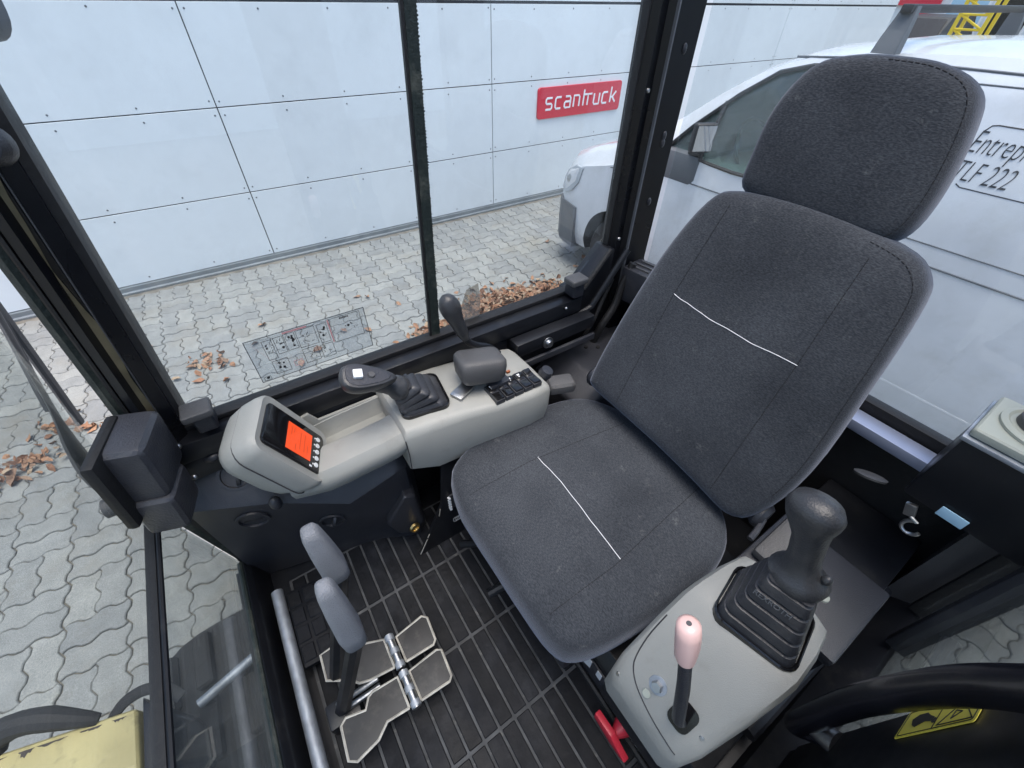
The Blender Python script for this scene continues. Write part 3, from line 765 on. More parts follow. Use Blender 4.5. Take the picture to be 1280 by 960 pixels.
# sloping corner gusset at the foot of the rear pillar
gs = B()
gs.prism([(.70, .735, 1.46), (.70, .735, 1.505), (.735, .735, 1.51), (.818, .735, 1.60), (.835, .735, 1.60), (.835, .735, 1.40), (.72, .735, 1.40)], (0, .06, 0), .004)
gs.done('corner_gusset', 'black_paint', cab)
gs = B(); gs.tube([(.695, .728, 1.506), (.735, .728, 1.515), (.812, .728, 1.605)], .007, 8); gs.done('gusset_seal', 'black_seal', cab)
gs = B(); gs.tube([(.70, .715, 1.44), (.76, .715, 1.455), (.86, .712, 1.60)], .009, 8); gs.done('gusset_rib', 'black_paint', cab)
# rear wall, ledge with the light on its top painted in, rear window frame
B().ext(.955, .975, -.24, .76, FZ, 1.435, .004).done('rear_panel', 'black_seal', cab)
B().ext(.925, .97, -.10, .70, 1.436, 1.462, .005).done('rear_ledge', 'lit_ledge_blue', cab)
B().ext(.972, 1.0, -.20, .74, 1.455, 1.485, .004).done('rear_seal', 'black_seal', cab)
# left side: sill, rear left pillar
B().prism([(.30, -.165, 1.13), (.30, -.225, 1.17), (.30, -.225, 1.0), (.30, -.14, 1.0)], (.64, 0, 0), .006).done('left_sill', 'black_paint', cab)
B().ext(.26, .95, -.20, -.14, FZ, 1.10, .01).done('left_sill_step', 'black_paint', cab)
B().tube([(.42, -.135, 1.16), (.62, -.14, 1.17), (.86, -.15, 1.19)], .017, 10).done('sill_pipe', 'black_paint', cab)
lp_ = B(); lp_.loft([[(x, y, z) for x, y in ((.905, -.160), (1.03, -.168), (1.03, -.235), (.912, -.235))] for z in (1.02, 2.52)]); lp_.done('rear_pillar', 'pad_grey', cab)
B().ext(.880, .894, -.24, -.20, 1.17, 2.52, .003).done('pillar_seal', 'black_seal', cab)
# top ring
for a in ((-.24, .97, .70, .80), (-.24, .97, -.25, -.19), (-.26, -.19, -.25, .80), (.91, .98, -.25, .80)):
    B().ext(a[0], a[1], a[2], a[3], 2.52, 2.58, .01).done('roof_rail', 'black_paint', cab)
# panes
def pane(name, pts, vec, m): return B().prism(pts, vec).done(name, m, cab, smooth=False)
pane('side_pane', [(-.215, YR + .006, 1.505), (.298, YR + .006, 1.505), (.348, YR + .006, 2.52), (-.135, YR + .006, 2.52)], (0, .004, 0), 'cab_glass')
pane('side_pane', [(.300, YR + .014, 1.505), (.72, YR + .014, 1.505), (.825, YR + .014, 1.60), (.828, YR + .014, 2.52), (.350, YR + .014, 2.52)], (0, .004, 0), 'cab_glass')
pane('rear_pane', [(.985, -.19, 1.48), (.985, .735, 1.48), (.985, .735, 2.52), (.985, -.19, 2.52)], (.004, 0, 0), 'cab_glass')
pane('windscreen', [(-.330, -.24, 1.378), (-.330, .735, 1.378), (-.245, .735, 2.50), (-.245, -.24, 2.50)], (-.004, 0, 0), 'front_glass')
B().prism([(-.3215, -.24, 1.368), (-.3215, .712, 1.368), (-.3375, .712, 1.368), (-.3375, -.24, 1.368)], (0, 0, .011), .002).done('windscreen_seal', 'black_seal', cab)
B().tube([(-.318, -.24, 1.374), (-.318, .705, 1.374)], .0045, 8).done('windscreen_trim', 'black_paint', cab)
pane('lower_pane', [(-.323, -.24, 1.366), (-.323, .716, 1.366), (-.302, .770, 1.03), (-.302, -.24, 1.03)], (-.004, 0, 0), 'lower_glass')
B().prism([(-.308, .716, 1.372), (-.322, .716, 1.372), (-.301, .772, 1.025), (-.287, .772, 1.025)], (0, .012, 0), .002).done('pane_edge', 'weather_seal', cab)
B().prism([(-.274, .715, 1.372), (-.3075, .715, 1.372), (-.287, .768, 1.015), (-.25, .768, 1.015)], (0, .03, 0), .003).done('corner_post', 'black_seal', cab)
ls = B(); ls.prism([(-.306, -.24, 1.03), (-.290, -.24, 1.045), (-.278, -.24, 1.03), (-.262, -.24, FZ), (-.315, -.24, FZ)], (0, 1.0, 0), .003); ls.done('front_sill', 'black_paint', cab)
B().tube([(-.2985, -.24, 1.040), (-.2985, .755, 1.040)], .0065, 8).done('front_sill_seal', 'weather_seal', cab)
# window catches
for x, z, sc in ((-.170, 1.510, .95), (.70, 1.503, 1.05)):
    k = B(); k.box((x, YR - .03, z + .022 * sc), (.034 * sc, .042, .040 * sc), None, .006, 3); ko = k.done('window_catch', 'dark_plastic', cab)
    k = B(); k.box((x - .003, YR - .036, z + .047 * sc), (.05 * sc, .042, .016), None, .005, 3); k.done('catch_lever', 'pad_grey', ko)
B().lathe((.575, YR - .087, 1.43), (0, -1, 0), [(.0, .012), (.009, .012), (.010, .004), (.016, .003), (.016, 0)], 16).done('grommet', 'steel', cab)
B().ball((.66, YR - .05, 1.485), (.004, .004, .004)).done('screw', 'steel', cab)
# knob on the front pillar at the photo's left edge
hk = B(); hk.lathe((-.183, .727, 1.972), (-.1, -1, .2), [(.0, .028), (.016, .026), (.021, .016), (.021, 0)], 20); ho = hk.done('latch_knob', 'dark_plastic', cab)
hk = B(); hk.lathe((-.1855, .70, 1.978), (-.1, -1, .2), [(.0, .004), (.013, .003), (.014, 0)], 20); hk.done('knob_cap', 'pad_grey', ho)

# rear left storage box with cream lid
bx = thing('storage_box', (.86, -.1, 1.42), 'black steel box with cream ribbed round lid in the rear left corner', 'box')
B().ext(.80, .93, -.30, -.045, 1.475, 1.615, .005).done('box_body', 'black_paint', bx)
B().ext(.797, .935, -.304, -.041, 1.6155, 1.623, .002).done('box_rim', 'galvanised', bx)
B().ext(.803, .93, -.30, -.044, 1.6235, 1.640, .007, 3).done('lid', 'cream_plastic', bx)
d = B(); d.lathe((.872, -.107, 1.6405), (0, 0, 1), [(.0, .0), (.052, .0), (.052, .004), (.045, .007), (.041, .004), (0, .004)], 40); d.done('lid_ring', 'cream_plastic', bx)
d = B(); d.lathe((.876, -.105, 1.645), (0, 0, 1), [(.0, 0), (.034, .0), (.034, .010), (.030, .015), (0, .016)], 40); do = d.done('lid_cap', 'pad_grey', bx)
for k in range(9):
    y = -.129 + k * .006; d = B(); d.box((.876, y, 1.6625), (.046 - abs(k - 4) * .005, .0028, .004)); d.done('rib', 'blue_label', do)
B().box((.797, -.112, 1.487), (.003, .036, .020), Matrix.Rotation(R(0), 3, 'X'), .001).done('blue_tag', 'blue_label', bx)
B().lathe((.84, .0, 1.43), (.5, .3, 1), [(.0, .0), (.026, .0), (.027, .004), (.022, .006), (0, .006)], 24).done('round_tab', 'pad_grey', bx)
hk = thing('coat_hook', (.8, -.08, 1.42), 'small chrome hook under the black storage box', 'hook')
B().box((.80, -.072, 1.452), (.008, .016, .026), Matrix.Rotation(R(-20), 3, 'X'), .002).done('hook_plate', 'steel', hk)
B().tube([(.797, -.079, 1.442)] + [(.795, -.091 + .013 * math.cos(a), 1.424 + .015 * math.sin(a)) for a in [R(90 - k * 24) for k in range(12)]], .0032, 8).done('hook_bend', 'steel', hk)

# ------------------------------------------------------------------ door on the left with grab handle
door = thing('cab_door', (.5, -.2, 1.0), 'black cab door with glass and thick grab handle at lower right', 'door')
B().ext(-.26, .47, -.235, -.195, 1.0, 1.179, .006).done('door_panel', 'black_paint', door)
B().ext(.25, .47, -.235, -.192, 1.18, 2.5, .006).done('door_post', 'black_paint', door)
B().ext(.762, .782, -.235, -.20, 1.18, 2.5, .004).done('door_edge', 'dark_plastic', door)
B().prism([(.471, -.212, 1.18), (.761, -.212, 1.18), (.761, -.212, 2.5), (.471, -.212, 2.5)], (0, -.005, 0)).done('door_pane', 'door_glass', door, smooth=False)
B().prism([(-.255, -.212, 1.18), (.249, -.212, 1.18), (.249, -.212, 2.5), (-.255, -.212, 2.5)], (0, -.005, 0)).done('door_pane', 'cab_glass', door, smooth=False)
B().prism([(.783, -.214, 1.18), (.879, -.214, 1.18), (.879, -.214, 2.5), (.783, -.214, 2.5)], (0, -.004, 0)).done('door_pane', 'cab_glass', door, smooth=False)
hp = catmull([(.458, -.192, 1.30), (.456, -.168, 1.262), (.450, -.160, 1.262), (.447, -.158, 1.32), (.445, -.157, 1.42), (.436, -.158, 1.50), (.423, -.160, 1.578), (.402, -.160, 1.65), (.376, -.160, 1.713), (.34, -.165, 1.80), (.315, -.19, 1.86)], 5, False)
B().tube(hp, [.0165 + .002 * min(1, i / 15) for i in range(len(hp))], 20, flat=.85, up=(0, 1, 0)).done('grab_handle', 'handle_black', door, 60)
B().cyl((.448, -.195, 1.315), (.452, -.168, 1.295), .018, .014).done('handle_foot', 'steel', door)
wsgn = thing('warning_sticker', (.44, -.19, 1.53), 'yellow warning sticker with falling figure behind the grab handle', 'sticker')
SN = V((0, 1, 0)); so_ = V((.442, -.1915, 1.532)); su = V((.08, 0, -1)).normalized(); sv = V((-1, 0, -.08)).normalized()
su = V((-.02, 0, 1)).normalized(); sv = V((1, 0, .02)).normalized()
def stk(poly, h, name, m, th=.0006): B().prism([so_ + su * a + sv * b + SN * h for a, b in poly], SN * th).done(name, m, wsgn, smooth=False)
stk(rrect(.125, .046, .004), 0, 'sticker_face', 'sticker_yellow')
fl = B(); frame_strip(fl, rrect(.117, .039, .003), so_ + SN * .0007, su, sv, SN, .0009, .0004); frame_strip(fl, [(0, .0195), (0, -.0195)], so_ + SN * .0007, su, sv, SN, .0009, .0004); fl.done('sticker_border', 'decal_black', wsgn, smooth=False)
stk([(-.045, .004), (-.036, .010), (-.022, .010), (-.014, .004), (-.006, .0), (-.010, -.006), (-.020, -.004), (-.034, -.010), (-.040, -.006)], .0007, 'figure', 'decal_black')
stk([(-.0035 + .004 * math.cos(a), -.006 + .004 * math.sin(a)) for a in [R(k * 40) for k in range(9)]], .0007, 'figure_head', 'decal_black')
fl = B(); frame_strip(fl, [(.006, -.016), (.056, -.016), (.031, .016)], so_ + SN * .0007, su, sv, SN, .0012, .0004); frame_strip(fl, [(.024, -.010), (.036, -.002), (.026, .002)], so_ + SN * .0007, su, sv, SN, .0014, .0004); fl.done('warning_triangle', 'decal_black', wsgn, smooth=False)

# ------------------------------------------------------------------ wiper motor cover, wiper, outside mirror
wm = thing('wiper_motor_cover', (-.26, .68, 1.4), 'black moulded wiper motor cover at the foot of the front pillar', 'cover')
d = B()
d.box((-.262, .672, 1.545), (.072, .10, .115), Matrix.Rotation(R(6), 3, 'Y') @ Matrix.Rotation(R(-14), 3, 'Z'), .016, 3)
d.done('cover_body', 'motor_plastic', wm)
d = B(); d.box((-.268, .655, 1.452), (.062, .085, .085), Matrix.Rotation(R(6), 3, 'Y') @ Matrix.Rotation(R(-14), 3, 'Z'), .014, 3); d.done('cover_lower', 'motor_plastic', wm)
d = B(); d.box((-.288, .660, 1.535), (.018, .115, .150), Matrix.Rotation(R(6), 3, 'Y') @ Matrix.Rotation(R(-14), 3, 'Z'), .008, 2); d.done('back_plate', 'black_seal', wm)
for q in ((-.226, .715, 1.50), (-.232, .70, 1.43)): B().ball(q, (.006, .005, .006)).done('screw', 'steel', wm)
wp = thing('windscreen_wiper', (-.36, .74, 1.42), 'grey wiper arm and blade outside the front window', 'wiper')
d = B(); P = catmull([(-.352, .735, 1.43), (-.356, .742, 1.49), (-.350, .752, 1.55), (-.342, .775, 1.61), (-.336, .80, 1.67), (-.328, .84, 1.76), (-.322, .88, 1.85)], 5, False)
d.tube(P, [.024, .024, .024, .025, .026, .026, .026, .025, .024, .022, .020, .018, .015, .012, .010, .009, .008, .008, .008, .008, .008, .0075, .0075, .0075, .0075, .0075, .0075, .0075, .0075, .0075, .0075][:len(P)], 8, flat=.4, up=(1, 0, 0)); d.done('wiper_arm', 'pad_grey', wp)
d = B(); d.cyl((-.335, .725, 1.415), (-.375, .725, 1.415), .018); d.done('pivot', 'pad_grey', wp)
d = B(); d.tube([(-.350, .825, 1.535), (-.345, .845, 1.62), (-.340, .87, 1.72), (-.335, .90, 1.84), (-.33, .93, 1.95)], .011, 8, flat=.5, up=(1, 0, 0)); d.done('wiper_blade', 'pad_grey', wp)
d = B(); d.tube([(-.352, .79, 1.60), (-.348, .80, 1.63), (-.343, .828, 1.68), (-.338, .862, 1.74)], .006, 8); d.done('blade_yoke', 'pad_grey', wp)
mr = thing('outside_mirror', (-.14, .95, 2.05), 'dark framed outside mirror cut by the top left corner', 'mirror')
d = B(); d.pad([(a, b) for a, b in rrect(.11, .13, .03, 5)], (-.168, .95, 2.108), (.75, -.65, 0), (.1, .1, .98), (.65, .75, 0), [(.012, -.03), (0, -.02), (0, -.002), (.006, .0)], 0, 1); d.done('mirror_shell', 'van_bumper', mr)
d = B(); d.pad([(a, b) for a, b in rrect(.094, .114, .024, 5)], (-.168, .95, 2.108), (.75, -.65, 0), (.1, .1, .98), (-.65, -.75, 0), [(0, .031), (0, .033)], 0, 1); d.done('mirror_face', 'mirror_glass', mr)
d = B(); d.tube([(-.19, .955, 2.12), (-.22, .88, 2.25), (-.18, .80, 2.35)], .009, 8); d.done('mirror_stay', 'black_paint', mr)

# ------------------------------------------------------------------ decals on the side pane
DY = YR + .0052
dec = thing('instruction_decal', (.048, YR, 1.53), 'clear decal sheet of small control pictograms on the side window', 'decal')
B().ext(-.064, .159, DY, DY + .0006, 1.534, 1.632).done('decal_sheet', 'decal_film', dec)
do_, du, dv, dn = V((-.064, DY - .0002, 1.534)), V((1, 0, 0)), V((0, 0, 1)), V((0, -1, 0))
fr_ = B(); frame_strip(fr_, [(.001, .001), (.222, .001), (.222, .097), (.001, .097)], do_, du, dv, dn, .0011, .0003); fr_.done('decal_border', 'decal_black', dec, smooth=False)
cellsd = [(.028, .045, .016, .043), (.048, .052, .016, .037), (.066, .053, .019, .037), (.088, .050, .034, .040), (.127, .046, .018, .043), (.030, .010, .028, .030), (.088, .012, .028, .033), (.122, .011, .024, .031), (.152, .038, .060, .055), (.066, .014, .016, .012), (.006, .003, .012, .008)]
rs = random.Random(21)
for k, (a, b, c, d_) in enumerate(cellsd):
    f = B(); frame_strip(f, [(a + p, b + q) for p, q in ((0, 0), (c, 0), (c, d_), (0, d_))], do_, du, dv, dn, .0008, .0003)
    fo_ = f.done('pictogram_frame', 'decal_red' if k == 9 else 'decal_black', dec, smooth=False)
    if k == 9: continue
    f = B()
    for _ in range(7 if c > .015 else 2):
        x, y = a + c * rs.uniform(.2, .8), b + d_ * rs.uniform(.2, .8); r = rs.uniform(.0012, .0032); ph = rs.uniform(0, 3)
        if rs.random() < .45: f.prism([do_ + du * (x + r * math.cos(ph + t) * rs.uniform(.6, 1.2)) + dv * (y + r * math.sin(ph + t)) for t in (0, 1.2, 2.5, 3.8, 5)], dn * .0004)
        else: frame_strip(f, [(x, y), (x + r * 2 * math.cos(ph), y + r * 2 * math.sin(ph))], do_, du, dv, dn, .0009, .0004)
    f.done('pictogram', 'decal_black', fo_, smooth=False)
f = B(); f.prism([do_ + du * x + dv * y for x, y in ((.066, .0915), (.11, .0915), (.11, .0945), (.066, .0945))], dn * .0003); f.prism([do_ + du * x + dv * y for x, y in ((.148, .04), (.1505, .04), (.1505, .092), (.148, .092))], dn * .0003); f.done('red_bar', 'decal_red', dec, smooth=False)
f = B()
for k in range(6): f.prism([do_ + du * (x + .172 + k * .003) + dv * y for x, y in ((0, .087), (.0022, .087), (.0022, .0905), (0, .0905))], dn * .0003)
f.done('caption', 'decal_black', dec, smooth=False)
st2 = B(); st2.prism([(.378, YR + .0125, 1.50), (.428, YR + .0125, 1.502), (.434, YR + .0125, 1.545), (.430, YR + .0125, 1.60), (.398, YR + .0125, 1.592), (.384, YR + .0125, 1.56)], (0, .0006, 0))
tag(st2.done('sticker_remnant', 'clear_sticker', None, smooth=False), 'milky remnant of a peeled sticker on the side window behind the lever', 'sticker')

# ================================================================== operator seat
seat = thing('operator_seat', (.4, .3, FZ), 'charcoal fabric operator seat with headrest facing the consoles', 'seat')
cush = catmull([(.178, .31), (.179, .22), (.185, .135), (.212, .098), (.29, .076), (.44, .062), (.545, .068), (.615, .11), (.665, .20), (.67, .32), (.655, .45), (.612, .53), (.54, .565), (.40, .578), (.28, .560), (.205, .522), (.180, .45), (.177, .385)], 4)
co_ = V((0, 0, 1.352)); cn = V((0, 0, 1)); tu = V((1, 0, -.03)).normalized()
co = B(); co.pad([(p.x, p.y) for p in cush], co_, tu, (0, 1, 0), tu.cross(V((0, 1, 0))), [(.03, -.10), (.008, -.096), (.0, -.08), (-.002, -.05), (.0, -.024), (.005, -.011), (.014, -.004), (.030, .0)], .004, 9)
cushion = co.done('cushion', 'seat_fabric', seat, 80)
bu = V((0, 1, 0)); bw = V((.35, 0, 1)).normalized(); bn = V((-1, 0, .35)).normalized(); bo = V((.60, 0, 1.41))
bz = lambda y, z: (y, (z - 1.41) * 1.0595)
bk = catmull([bz(.30, 1.375), bz(.20, 1.368), bz(.115, 1.362), bz(.078, 1.40), bz(.063, 1.51), bz(.078, 1.66), bz(.096, 1.785), bz(.115, 1.832), bz(.165, 1.855), bz(.30, 1.865), bz(.42, 1.855), bz(.468, 1.825), bz(.505, 1.715), bz(.528, 1.56), bz(.537, 1.42), bz(.520, 1.382), bz(.42, 1.378)], 4)
co = B(); co.pad([(p.x, p.y) for p in bk], bo + bn * .0, bu, bw, bn, [(.03, -.095), (.008, -.091), (.0, -.07), (-.002, -.045), (.0, -.022), (.005, -.010), (.014, -.004), (.030, .0)], .003, 9)
backrest = co.done('backrest', 'seat_fabric', seat, 80)
hw_ = V((.2, 0, 1)).normalized(); hn = V((-1, 0, .2)).normalized(); ho_ = V((.768, 0, 1.84))
hz = lambda y, z: (y, (z - 1.84) * 1.02)
hd = catmull([hz(.28, 1.835), hz(.20, 1.838), hz(.172, 1.86), hz(.168, 1.915), hz(.182, 1.99), hz(.202, 2.028), hz(.245, 2.046), hz(.30, 2.05), hz(.355, 2.047), hz(.405, 2.03), hz(.434, 1.975), hz(.436, 1.905), hz(.425, 1.852), hz(.36, 1.838)], 4)
co = B(); co.pad([(p.x, p.y) for p in hd], ho_, bu, hw_, hn, [(.03, -.08), (.008, -.076), (.0, -.06), (-.001, -.04), (.0, -.020), (.004, -.009), (.012, -.003), (.024, .0)], .003, 8)
headrest = co.done('headrest', 'seat_fabric', seat, 80)
bc, bb, bh = bvh_of(cushion), bvh_of(backrest), bvh_of(headrest)
def stitches(pts, bvh, d, parent, step=.0075, lift=.0004):
    """dashed seam: short thread loops lying on the cloth"""
    P = drape(dense(pts, step / 3), bvh, d, lift); b = B()
    for i in range(0, len(P) - 2, 3): b.tube(P[i:i + 3], .0007, 5)
    return tag(b.done('seam_stitching', 'thread_dark', parent), kind='stuff')
def thread(pts, bvh, d, parent):
    rw = random.Random(2); P = [q + V((rw.uniform(-.0007, .0007), 0, rw.uniform(-.0006, .0006))) for q in dense(pts, .016)]
    B().tube(drape(catmull(P, 3, False), bvh, d, .0003), .00062, 6).done('white_thread', 'thread_white', parent)
Wb = lambda y, z: bo + bu * y + bw * bz(y, z)[1]
Wh = lambda y, z: ho_ + bu * y + hw_ * hz(y, z)[1]
def shrink(outl, f, W2, rng): 
    c = sum((V((p.x, p.y)) for p in outl), V((0, 0))) / len(outl)
    return [W2(c + (V((p.x, p.y)) - c) * f) for p in outl[rng[0]:rng[1]]]
stitches([(.20, .435, 1.36), (.35, .437, 1.36), (.62, .41, 1.36)], bc, (0, 0, -1), cushion)
stitches([(.20, .165, 1.36), (.35, .165, 1.36), (.62, .19, 1.36)], bc, (0, 0, -1), cushion)
thread([(.375, .437, 1.36), (.378, .36, 1.36), (.372, .27, 1.36), (.366, .168, 1.36)], bc, (0, 0, -1), cushion)
stitches([Wb(.432, 1.40), Wb(.43, 1.66), Wb(.415, 1.83)], bb, -bn, backrest)
stitches([Wb(.162, 1.39), Wb(.172, 1.66), Wb(.182, 1.83)], bb, -bn, backrest)
thread([Wb(.43, 1.662), Wb(.34, 1.655), Wb(.25, 1.655), Wb(.171, 1.660)], bb, -bn, backrest)
stitches(shrink(bk, .955, lambda q: bo + bu * q.x + bw * q.y, (14, 34)), bb, -bn, backrest)
stitches(shrink(hd, .94, lambda q: ho_ + bu * q.x + hw_ * q.y, (4, 30)), bh, -hn, headrest)
B().ext(.24, .62, .13, .52, 1.17, 1.255, .01).done('seat_pan', 'black_paint', seat)
B().ext(.22, .60, .12, .53, 1.10, 1.17, .01).done('seat_rails', 'dark_plastic', seat)
for y in (.075, .545):
    d = B(); d.lathe((.64, y, 1.375), (0, 1, 0), [(0, -.012), (.022, -.012), (.028, -.004), (.028, .004), (.022, .012), (0, .012)], 20); d.done('recliner_hinge', 'dark_plastic', seat)
d = B(); d.tube([(.63, .066, 1.38), (.605, .060, 1.368), (.585, .058, 1.364)], .006, 8); d.done('recliner_lever', 'dark_plastic', seat)
d = B(); d.tube([(.235, .44, 1.09), (.19, .49, 1.05)], .010, 10); d.done('slide_lever', 'black_paint', seat)
d = B(); d.tube([(.26, .33, 1.08), (.185, .345, 1.05)], .011, 10); d.done('weight_lever', 'black_paint', seat)
d = B(); d.box((.545, .575, 1.372), (.075, .05, .035), Matrix.Rotation(R(-20), 3, 'Z'), .016, 3); d.done('armrest_stub', 'pad_grey', seat)
B().ext(.83, .87, .27, .33, 1.70, 1.92, .008).done('headrest_bracket', 'black_paint', seat)

# seat base riser and side panels of the floor well
rz = thing('seat_riser', (.45, .25, FZ), 'black steel riser box under the seat with labels and battery switch socket', 'riser')
B().prism([(.300, -.14, FZ), (.292, -.14, 1.10), (.315, -.14, 1.13), (.70, -.14, 1.13), (.70, -.14, FZ)], (0, .74, 0), .004).done('riser_body', 'black_paint', rz)
rn = V((-.999, 0, -.05)); ro_ = V((.2925, 0, 1.0))
def onr(y, z, h=.0): return V((.300 - (z - FZ) * .05 - h, y, z))
B().prism([onr(.165, 1.085, .001), onr(.035, 1.085, .001), onr(.022, 1.06, .001), onr(.022, .99, .001), onr(.165, .99, .001)], (-.004, 0, 0), .0015).done('cover_plate', 'dark_plastic', rz)
B().prism([onr(.135, 1.083, .0055), onr(.100, 1.083, .0055), onr(.100, 1.035, .0055), onr(.118, 1.02, .0055), onr(.135, 1.04, .0055)], (-.001, 0, 0)).done('label', 'white_label', rz)
B().prism([onr(.083, 1.083, .0055), onr(.070, 1.083, .0055), onr(.070, 1.045, .0055), onr(.083, 1.045, .0055)], (-.001, 0, 0)).done('label', 'white_label', rz)
B().prism([onr(.008, 1.035, .001), onr(-.022, 1.035, .001), onr(-.022, 1.0, .001), onr(.008, 1.0, .001)], (-.001, 0, 0)).done('label', 'white_label', rz)
B().prism([onr(-.030, .985, .001), onr(-.058, .985, .001), onr(-.058, .955, .001), onr(-.030, .955, .001)], (-.001, 0, 0)).done('label', 'white_label', rz)
B().prism([onr(.002, 1.022, .0021), onr(-.010, 1.022, .0021), onr(-.010, 1.008, .0021), onr(.002, 1.008, .0021)], (-.0006, 0, 0)).done('label_mark', 'decal_black', rz)
B().lathe(onr(-.085, 1.03, .0), (-1, 0, 0), [(0, .002), (.010, .002), (.013, .004), (.015, 0)], 20).done('plug', 'brass', rz)
B().lathe(onr(-.030, 1.03, .0), (-1, 0, 0), [(0, .014), (.011, .014), (.013, .0)], 18).done('switch_socket', 'dark_plastic', rz)
B().tube([(.3, .62, FZ + .012), (.292, -.13, FZ + .012)], .008, 8).done('mat_strip', 'black_seal', rz)
ks = thing('battery_switch_key', (.28, -.02, .99), 'red plastic battery switch key on the seat riser', 'key')
d = B(); d.prism([(.252, .036, 1.006), (.252, .034, .980), (.252, -.012, .970), (.252, -.048, .974), (.252, -.056, .984), (.252, -.030, .996), (.252, -.010, 1.010)], (.014, 0, 0), .003); d.done('key_handle', 'red_plastic', ks)
d = B(); d.lathe((.297, -.012, .992), (-1, 0, 0), [(0, 0), (.019, 0), (.019, .012), (.010, .030), (0, .030)], 20); d.done('key_collar', 'red_plastic', ks)

# slanted side plate under the right console
sp = thing('console_side_plate', (.2, .58, FZ), 'black side plate with scratched edge and small decal below the right console', 'plate')
B().prism([(.095, .572, FZ + .004), (.182, .572, 1.134), (.20, .572, 1.30), (.36, .572, 1.30), (.36, .572, FZ + .004)], (0, .008, 0), .002).done('plate', 'black_paint', sp)
d = B(); d.tube([(.098, .5705, .955), (.125, .5705, 1.01)], .0016, 6); d.tube([(.128, .5705, 1.018), (.134, .5705, 1.03)], .0014, 6); d.tube([(.170, .5705, 1.09), (.176, .5705, 1.118)], .0012, 6); d.done('edge_scratch', 'worn_edge', sp)
d = B(); frame_strip(d, rrect(.040, .018, .003), (.228, .5715, 1.030), (1, 0, 0), (0, 0, 1), (0, -1, 0), .0016, .0006); d.done('decal_frame', 'white_label', sp, smooth=False)
d = B()
for a in (-.011, -.002, .006): frame_strip(d, rrect(.006, .009, .002), (.228 + a, .5715, 1.030), (1, 0, 0), (0, 0, 1), (0, -1, 0), .0012, .0006)
d.done('decal_marks', 'white_label', sp, smooth=False)
d = B(); d.ext(.205, .245, .566, .5715, 1.10, 1.16, .002); d.done('latch_box', 'dark_plastic', sp)
d = B()
for k in range(5): d.ext(.200, .206, .562, .5712, 1.10 + k * .012, 1.105 + k * .012)
d.done('scale_marks', 'white_label', sp, smooth=False)

# ------------------------------------------------------------------ floor mat, pad by pad
fm = thing('floor_mat', (.04, .35, FZ), 'black ribbed rubber mat covering the cab floor', 'mat')
B().ext(-.225, .300, -.13, .70, FZ + .001, FZ + .0045).done('mat_base', 'mat_dust', fm)
xs = [-.221, -.184, -.147, -.110, -.072, -.034, .003, .040, .078, .115, .152, .189, .222, .258, .297]
ys = [-.128, -.066, .130, .320, .520, .698]
for a, b in zip(xs, xs[1:]):
    for c, e in zip(ys, ys[1:]):
        B().ext(a + .0028, b - .0028, c + .0036, e - .0036, FZ + .0046, FZ + .0078, .0016, 1).done('mat_pad', 'mat_rubber', fm)
fr = thing('foot_rest', (-.2, .52, FZ), 'small black foot rest with raised grid ribs beside the galvanised rail', 'foot rest')
fx = Matrix.Rotation(R(8), 3, 'Y')
B().box((-.195, .545, FZ + .05), (.07, .19, .016), fx, .004).done('tread_plate', 'mat_rubber', fr)
for i in range(2):
    for j in range(4):
        B().box((-.213 + i * .034, .478 + j * .045, FZ + .0605 - i * .0045), (.028, .038, .006), fx, .002, 1).done('tread_pad', 'mat_rubber', fr)
B().ext(-.22, -.17, .47, .62, FZ + .01, FZ + .045).done('tread_bracket', 'black_paint', fr)
rl_ = thing('foot_rail', (-.245, .4, .99), 'galvanised steel tube rail along the front of the floor', 'rail')
B().tube([(-.245, -.1, 1.0), (-.245, .655, 1.0)], .0135, 16).done('tube', 'galvanised', rl_)
for y in (.0, .60): B().ext(-.262, -.228, y, y + .02, FZ, .99, .003).done('bracket', 'black_paint', rl_)

# ------------------------------------------------------------------ travel pedals and levers
def pedal(yc, main, flap, label):
    t = thing('travel_pedal', (-.08, yc, FZ), label, 'pedal', 'travel pedals')
    z = 1.014
    def plate(poly, name):
        P = [(x, y, z) for x, y in poly]
        o = B().prism(P, (0, 0, .006), .0015).done(name, 'plate_dark', t)
        B().tube([V((x, y, z + .005)) for x, y in poly + poly[:1]], .0028, 6).done('worn_rim', 'worn_edge', o)
    plate(main, 'pedal_plate'); plate(flap, 'toe_flap')
    hx = -.050
    y0, y1 = min(p[1] for p in flap), max(p[1] for p in flap)
    B().cyl((hx, y0 - .004, z + .008), (hx, y1 + .004, z + .008), .0085, None, 14).done('hinge_barrel', 'steel', t)
    for q in (y0 + .004, (y0 + y1) / 2, y1 - .004): B().cyl((hx, q - .006, z + .008), (hx, q + .006, z + .008), .0105, None, 14).done('hinge_knuckle', 'galvanised', t)
    B().ext(-.12, -.10, yc - .012, yc + .012, FZ + .01, z, .003).done('pedal_arm', 'black_paint', t)
pedal(.37, [(-.062, .338), (-.062, .402), (-.12, .426), (-.165, .452), (-.19, .450), (-.192, .395), (-.150, .368), (-.135, .352), (-.115, .345)], [(-.036, .334), (-.036, .392), (.030, .400), (.040, .390), (.036, .338), (.028, .331)], 'far travel pedal with hinged flap and pale worn rim, nearer the console')
pedal(.28, [(-.064, .254), (-.064, .318), (-.118, .322), (-.128, .318), (-.140, .300), (-.178, .310), (-.190, .302), (-.194, .242), (-.180, .232), (-.135, .240), (-.110, .258)], [(-.038, .252), (-.038, .314), (.028, .318), (.038, .312), (.034, .256), (.026, .249)], 'near travel pedal with hinged flap and pale worn rim, nearer the door')
